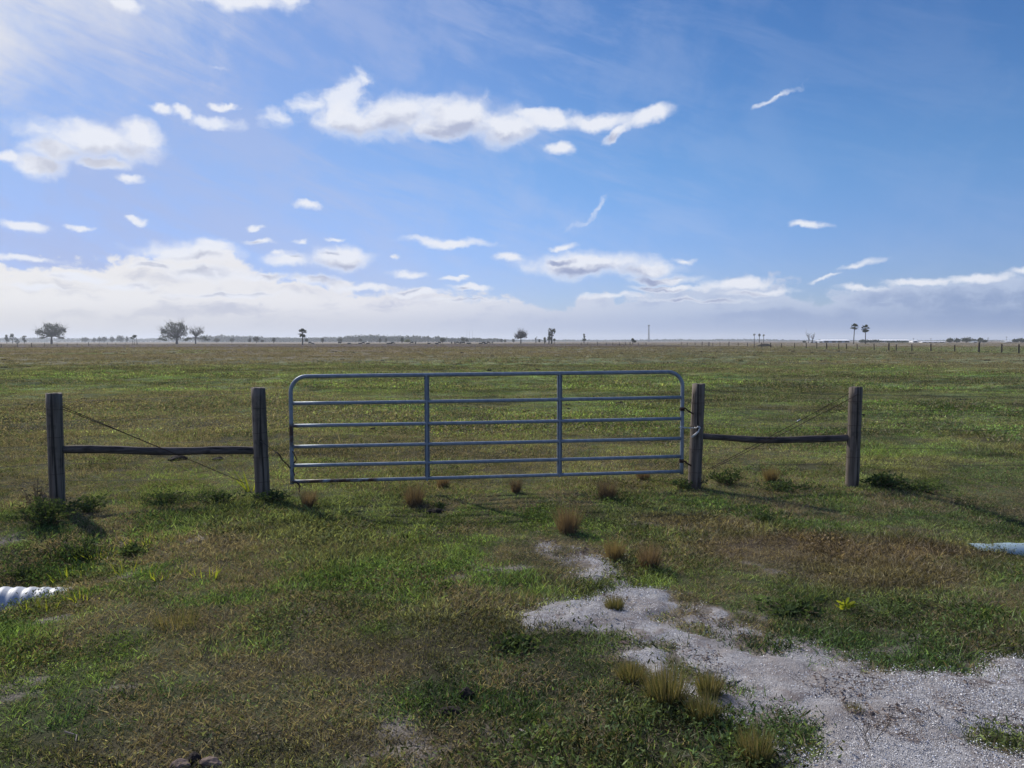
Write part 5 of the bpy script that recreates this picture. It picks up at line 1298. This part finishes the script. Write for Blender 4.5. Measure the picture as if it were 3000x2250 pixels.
# ------------------------------------------------------------------ cows
def cow_mesh(pose):
    import bmesh
    bm = bmesh.new(); low = .34 if pose == 'lying' else 0.0
    V = lambda x, y, z: bm.verts.new((x, y, z))
    zb = 1.05-low*1.9
    spine = [V(-1.05, 0, zb+.10), V(-.75, 0, zb+.06), V(-.25, 0, zb), V(.25, 0, zb-.02), V(.62, 0, zb+.02)]
    hz = {'graze': .35, 'stand': zb+.42, 'lying': zb+.38}[pose]; hx = {'graze': 1.25, 'stand': 1.28, 'lying': 1.15}[pose]
    neck = V(.95, 0, (zb+hz)/2+.05); head = V(hx, 0, hz); muz = V(hx+.26, 0, hz-.16)
    ch = spine+[neck, head, muz]; rad = [.22, .30, .38, .37, .33, .20, .16, .10]
    E = [(ch[i], ch[i+1]) for i in range(len(ch)-1)]; R = dict(zip(ch, rad))
    for sx, b, back in ((-1, spine[1], 1), (1, spine[1], 1), (-1, spine[4], 0), (1, spine[4], 0)):
        x = b.co.x
        if pose == 'lying': a1 = V(x+.05, sx*.30, .28); a2 = V(x+.32, sx*.34, .10); a3 = V(x+.02, sx*.30, .05)
        else:
            a1 = V(x+(-.08 if back else .02), sx*.22, .72); a2 = V(x+(-.18 if back else .03), sx*.22, .42); a3 = V(x+(-.10 if back else 0), sx*.22, .03)
        for p, q, r in ((b, a1, .19 if back else .16), (a1, a2, .09), (a2, a3, .065)): E.append((p, q)); R[q] = r
    t1 = V(-1.2, 0, zb-.1); t2 = V(-1.24, 0, zb-.55+low*.6); E += [(spine[0], t1), (t1, t2)]; R[t1] = .05; R[t2] = .05
    e1 = V(hx-.06, .18, hz+.08); e2 = V(hx-.06, -.18, hz+.08); E += [(head, e1), (head, e2)]; R[e1] = .05; R[e2] = .05
    for a, b in E: bm.edges.new((a, b))
    me = bpy.data.meshes.new('cow'); bm.verts.index_update(); rr = [R[v] for v in bm.verts]; bm.to_mesh(me); bm.free()
    o = bpy.data.objects.new('cow', me); COL.objects.link(o)
    sm = o.modifiers.new('skin', 'SKIN'); sv = me.skin_vertices[0].data
    for i, r in enumerate(rr): sv[i].radius = (r*1.1, r*1.25); sv[i].use_root = (i == 2)
    ss = o.modifiers.new('sub', 'SUBSURF'); ss.levels = 1; ss.render_levels = 1
    dg = bpy.context.evaluated_depsgraph_get(); m2 = bpy.data.meshes.new_from_object(o.evaluated_get(dg)); bpy.data.objects.remove(o)
    m2.materials.clear(); m2.materials.append(M_COW); m2.polygons.foreach_set('use_smooth', [True]*len(m2.polygons)); return m2
CM = {p: cow_mesh(p) for p in ('graze', 'stand', 'lying')}
cows = [(909,'graze',0),(917,'lying',2),(995.5,'stand',0),(1023,'lying',0),(1055,'lying',0),(1063,'graze',3),(1078,'lying',0),(1138,'lying',0),(1145,'lying',3),(1151,'graze',0),(1206,'graze',3),(1217,'stand',1.4),(1257,'lying',0),(1280,'lying',0),(1287,'graze',3),
        (1323,'stand',1.5),(1333,'graze',1.3),(1341,'graze',0),(1349,'graze',1.8),(1357,'stand',2.9),(1372,'lying',0),(1375,'lying',3),(1408,'lying',0),(1418,'graze',0),(1423,'lying',3),(1432,'graze',0),(1442,'stand',1.4)]
ords = ['first','second','third','fourth','fifth','sixth','seventh','eighth','ninth','tenth','eleventh','twelfth','thirteenth','fourteenth','fifteenth','sixteenth','seventeenth','eighteenth','nineteenth','twentieth','twenty first','twenty second','twenty third','twenty fourth','twenty fifth','twenty sixth','twenty seventh']
pn = {'graze': 'grazing', 'stand': 'standing', 'lying': 'lying'}
for k, (px, pose, rz) in enumerate(cows):
    Y = 500+(k*37 % 30); p = at(px, 1000, Y); o = bpy.data.objects.new('cow', CM[pose]); COL.objects.link(o)
    o.location = (p.x, Y, H(p.x, Y)-.01); o.rotation_euler = (0, 0, rz+.2); tag(o, 'black cow %s before the woods, %s from the left in the herd' % (pn[pose], ords[k]), 'cow', 'black cattle in front of the far woods')

# ------------------------------------------------------------------ haze
def build_haze():
    mb = MB(); mb.box(-9600, 9600, -9600, 9700, -2.2, 62)
    m = bpy.data.materials.new('haze'); m.use_nodes = True; g = NG(m.node_tree); g.n.clear(); out = g.new('ShaderNodeOutputMaterial')
    v = g.new('ShaderNodeVolumePrincipled'); v.inputs['Color'].default_value = (0.84, 0.90, 1.0, 1); v.inputs['Density'].default_value = 0.00020; v.inputs['Anisotropy'].default_value = 0.2
    g.l.new(v.outputs[0], out.inputs['Volume']); obj('haze', mb, m, kind='stuff', label='thin bluish haze over the far land', cat='haze')
build_haze()
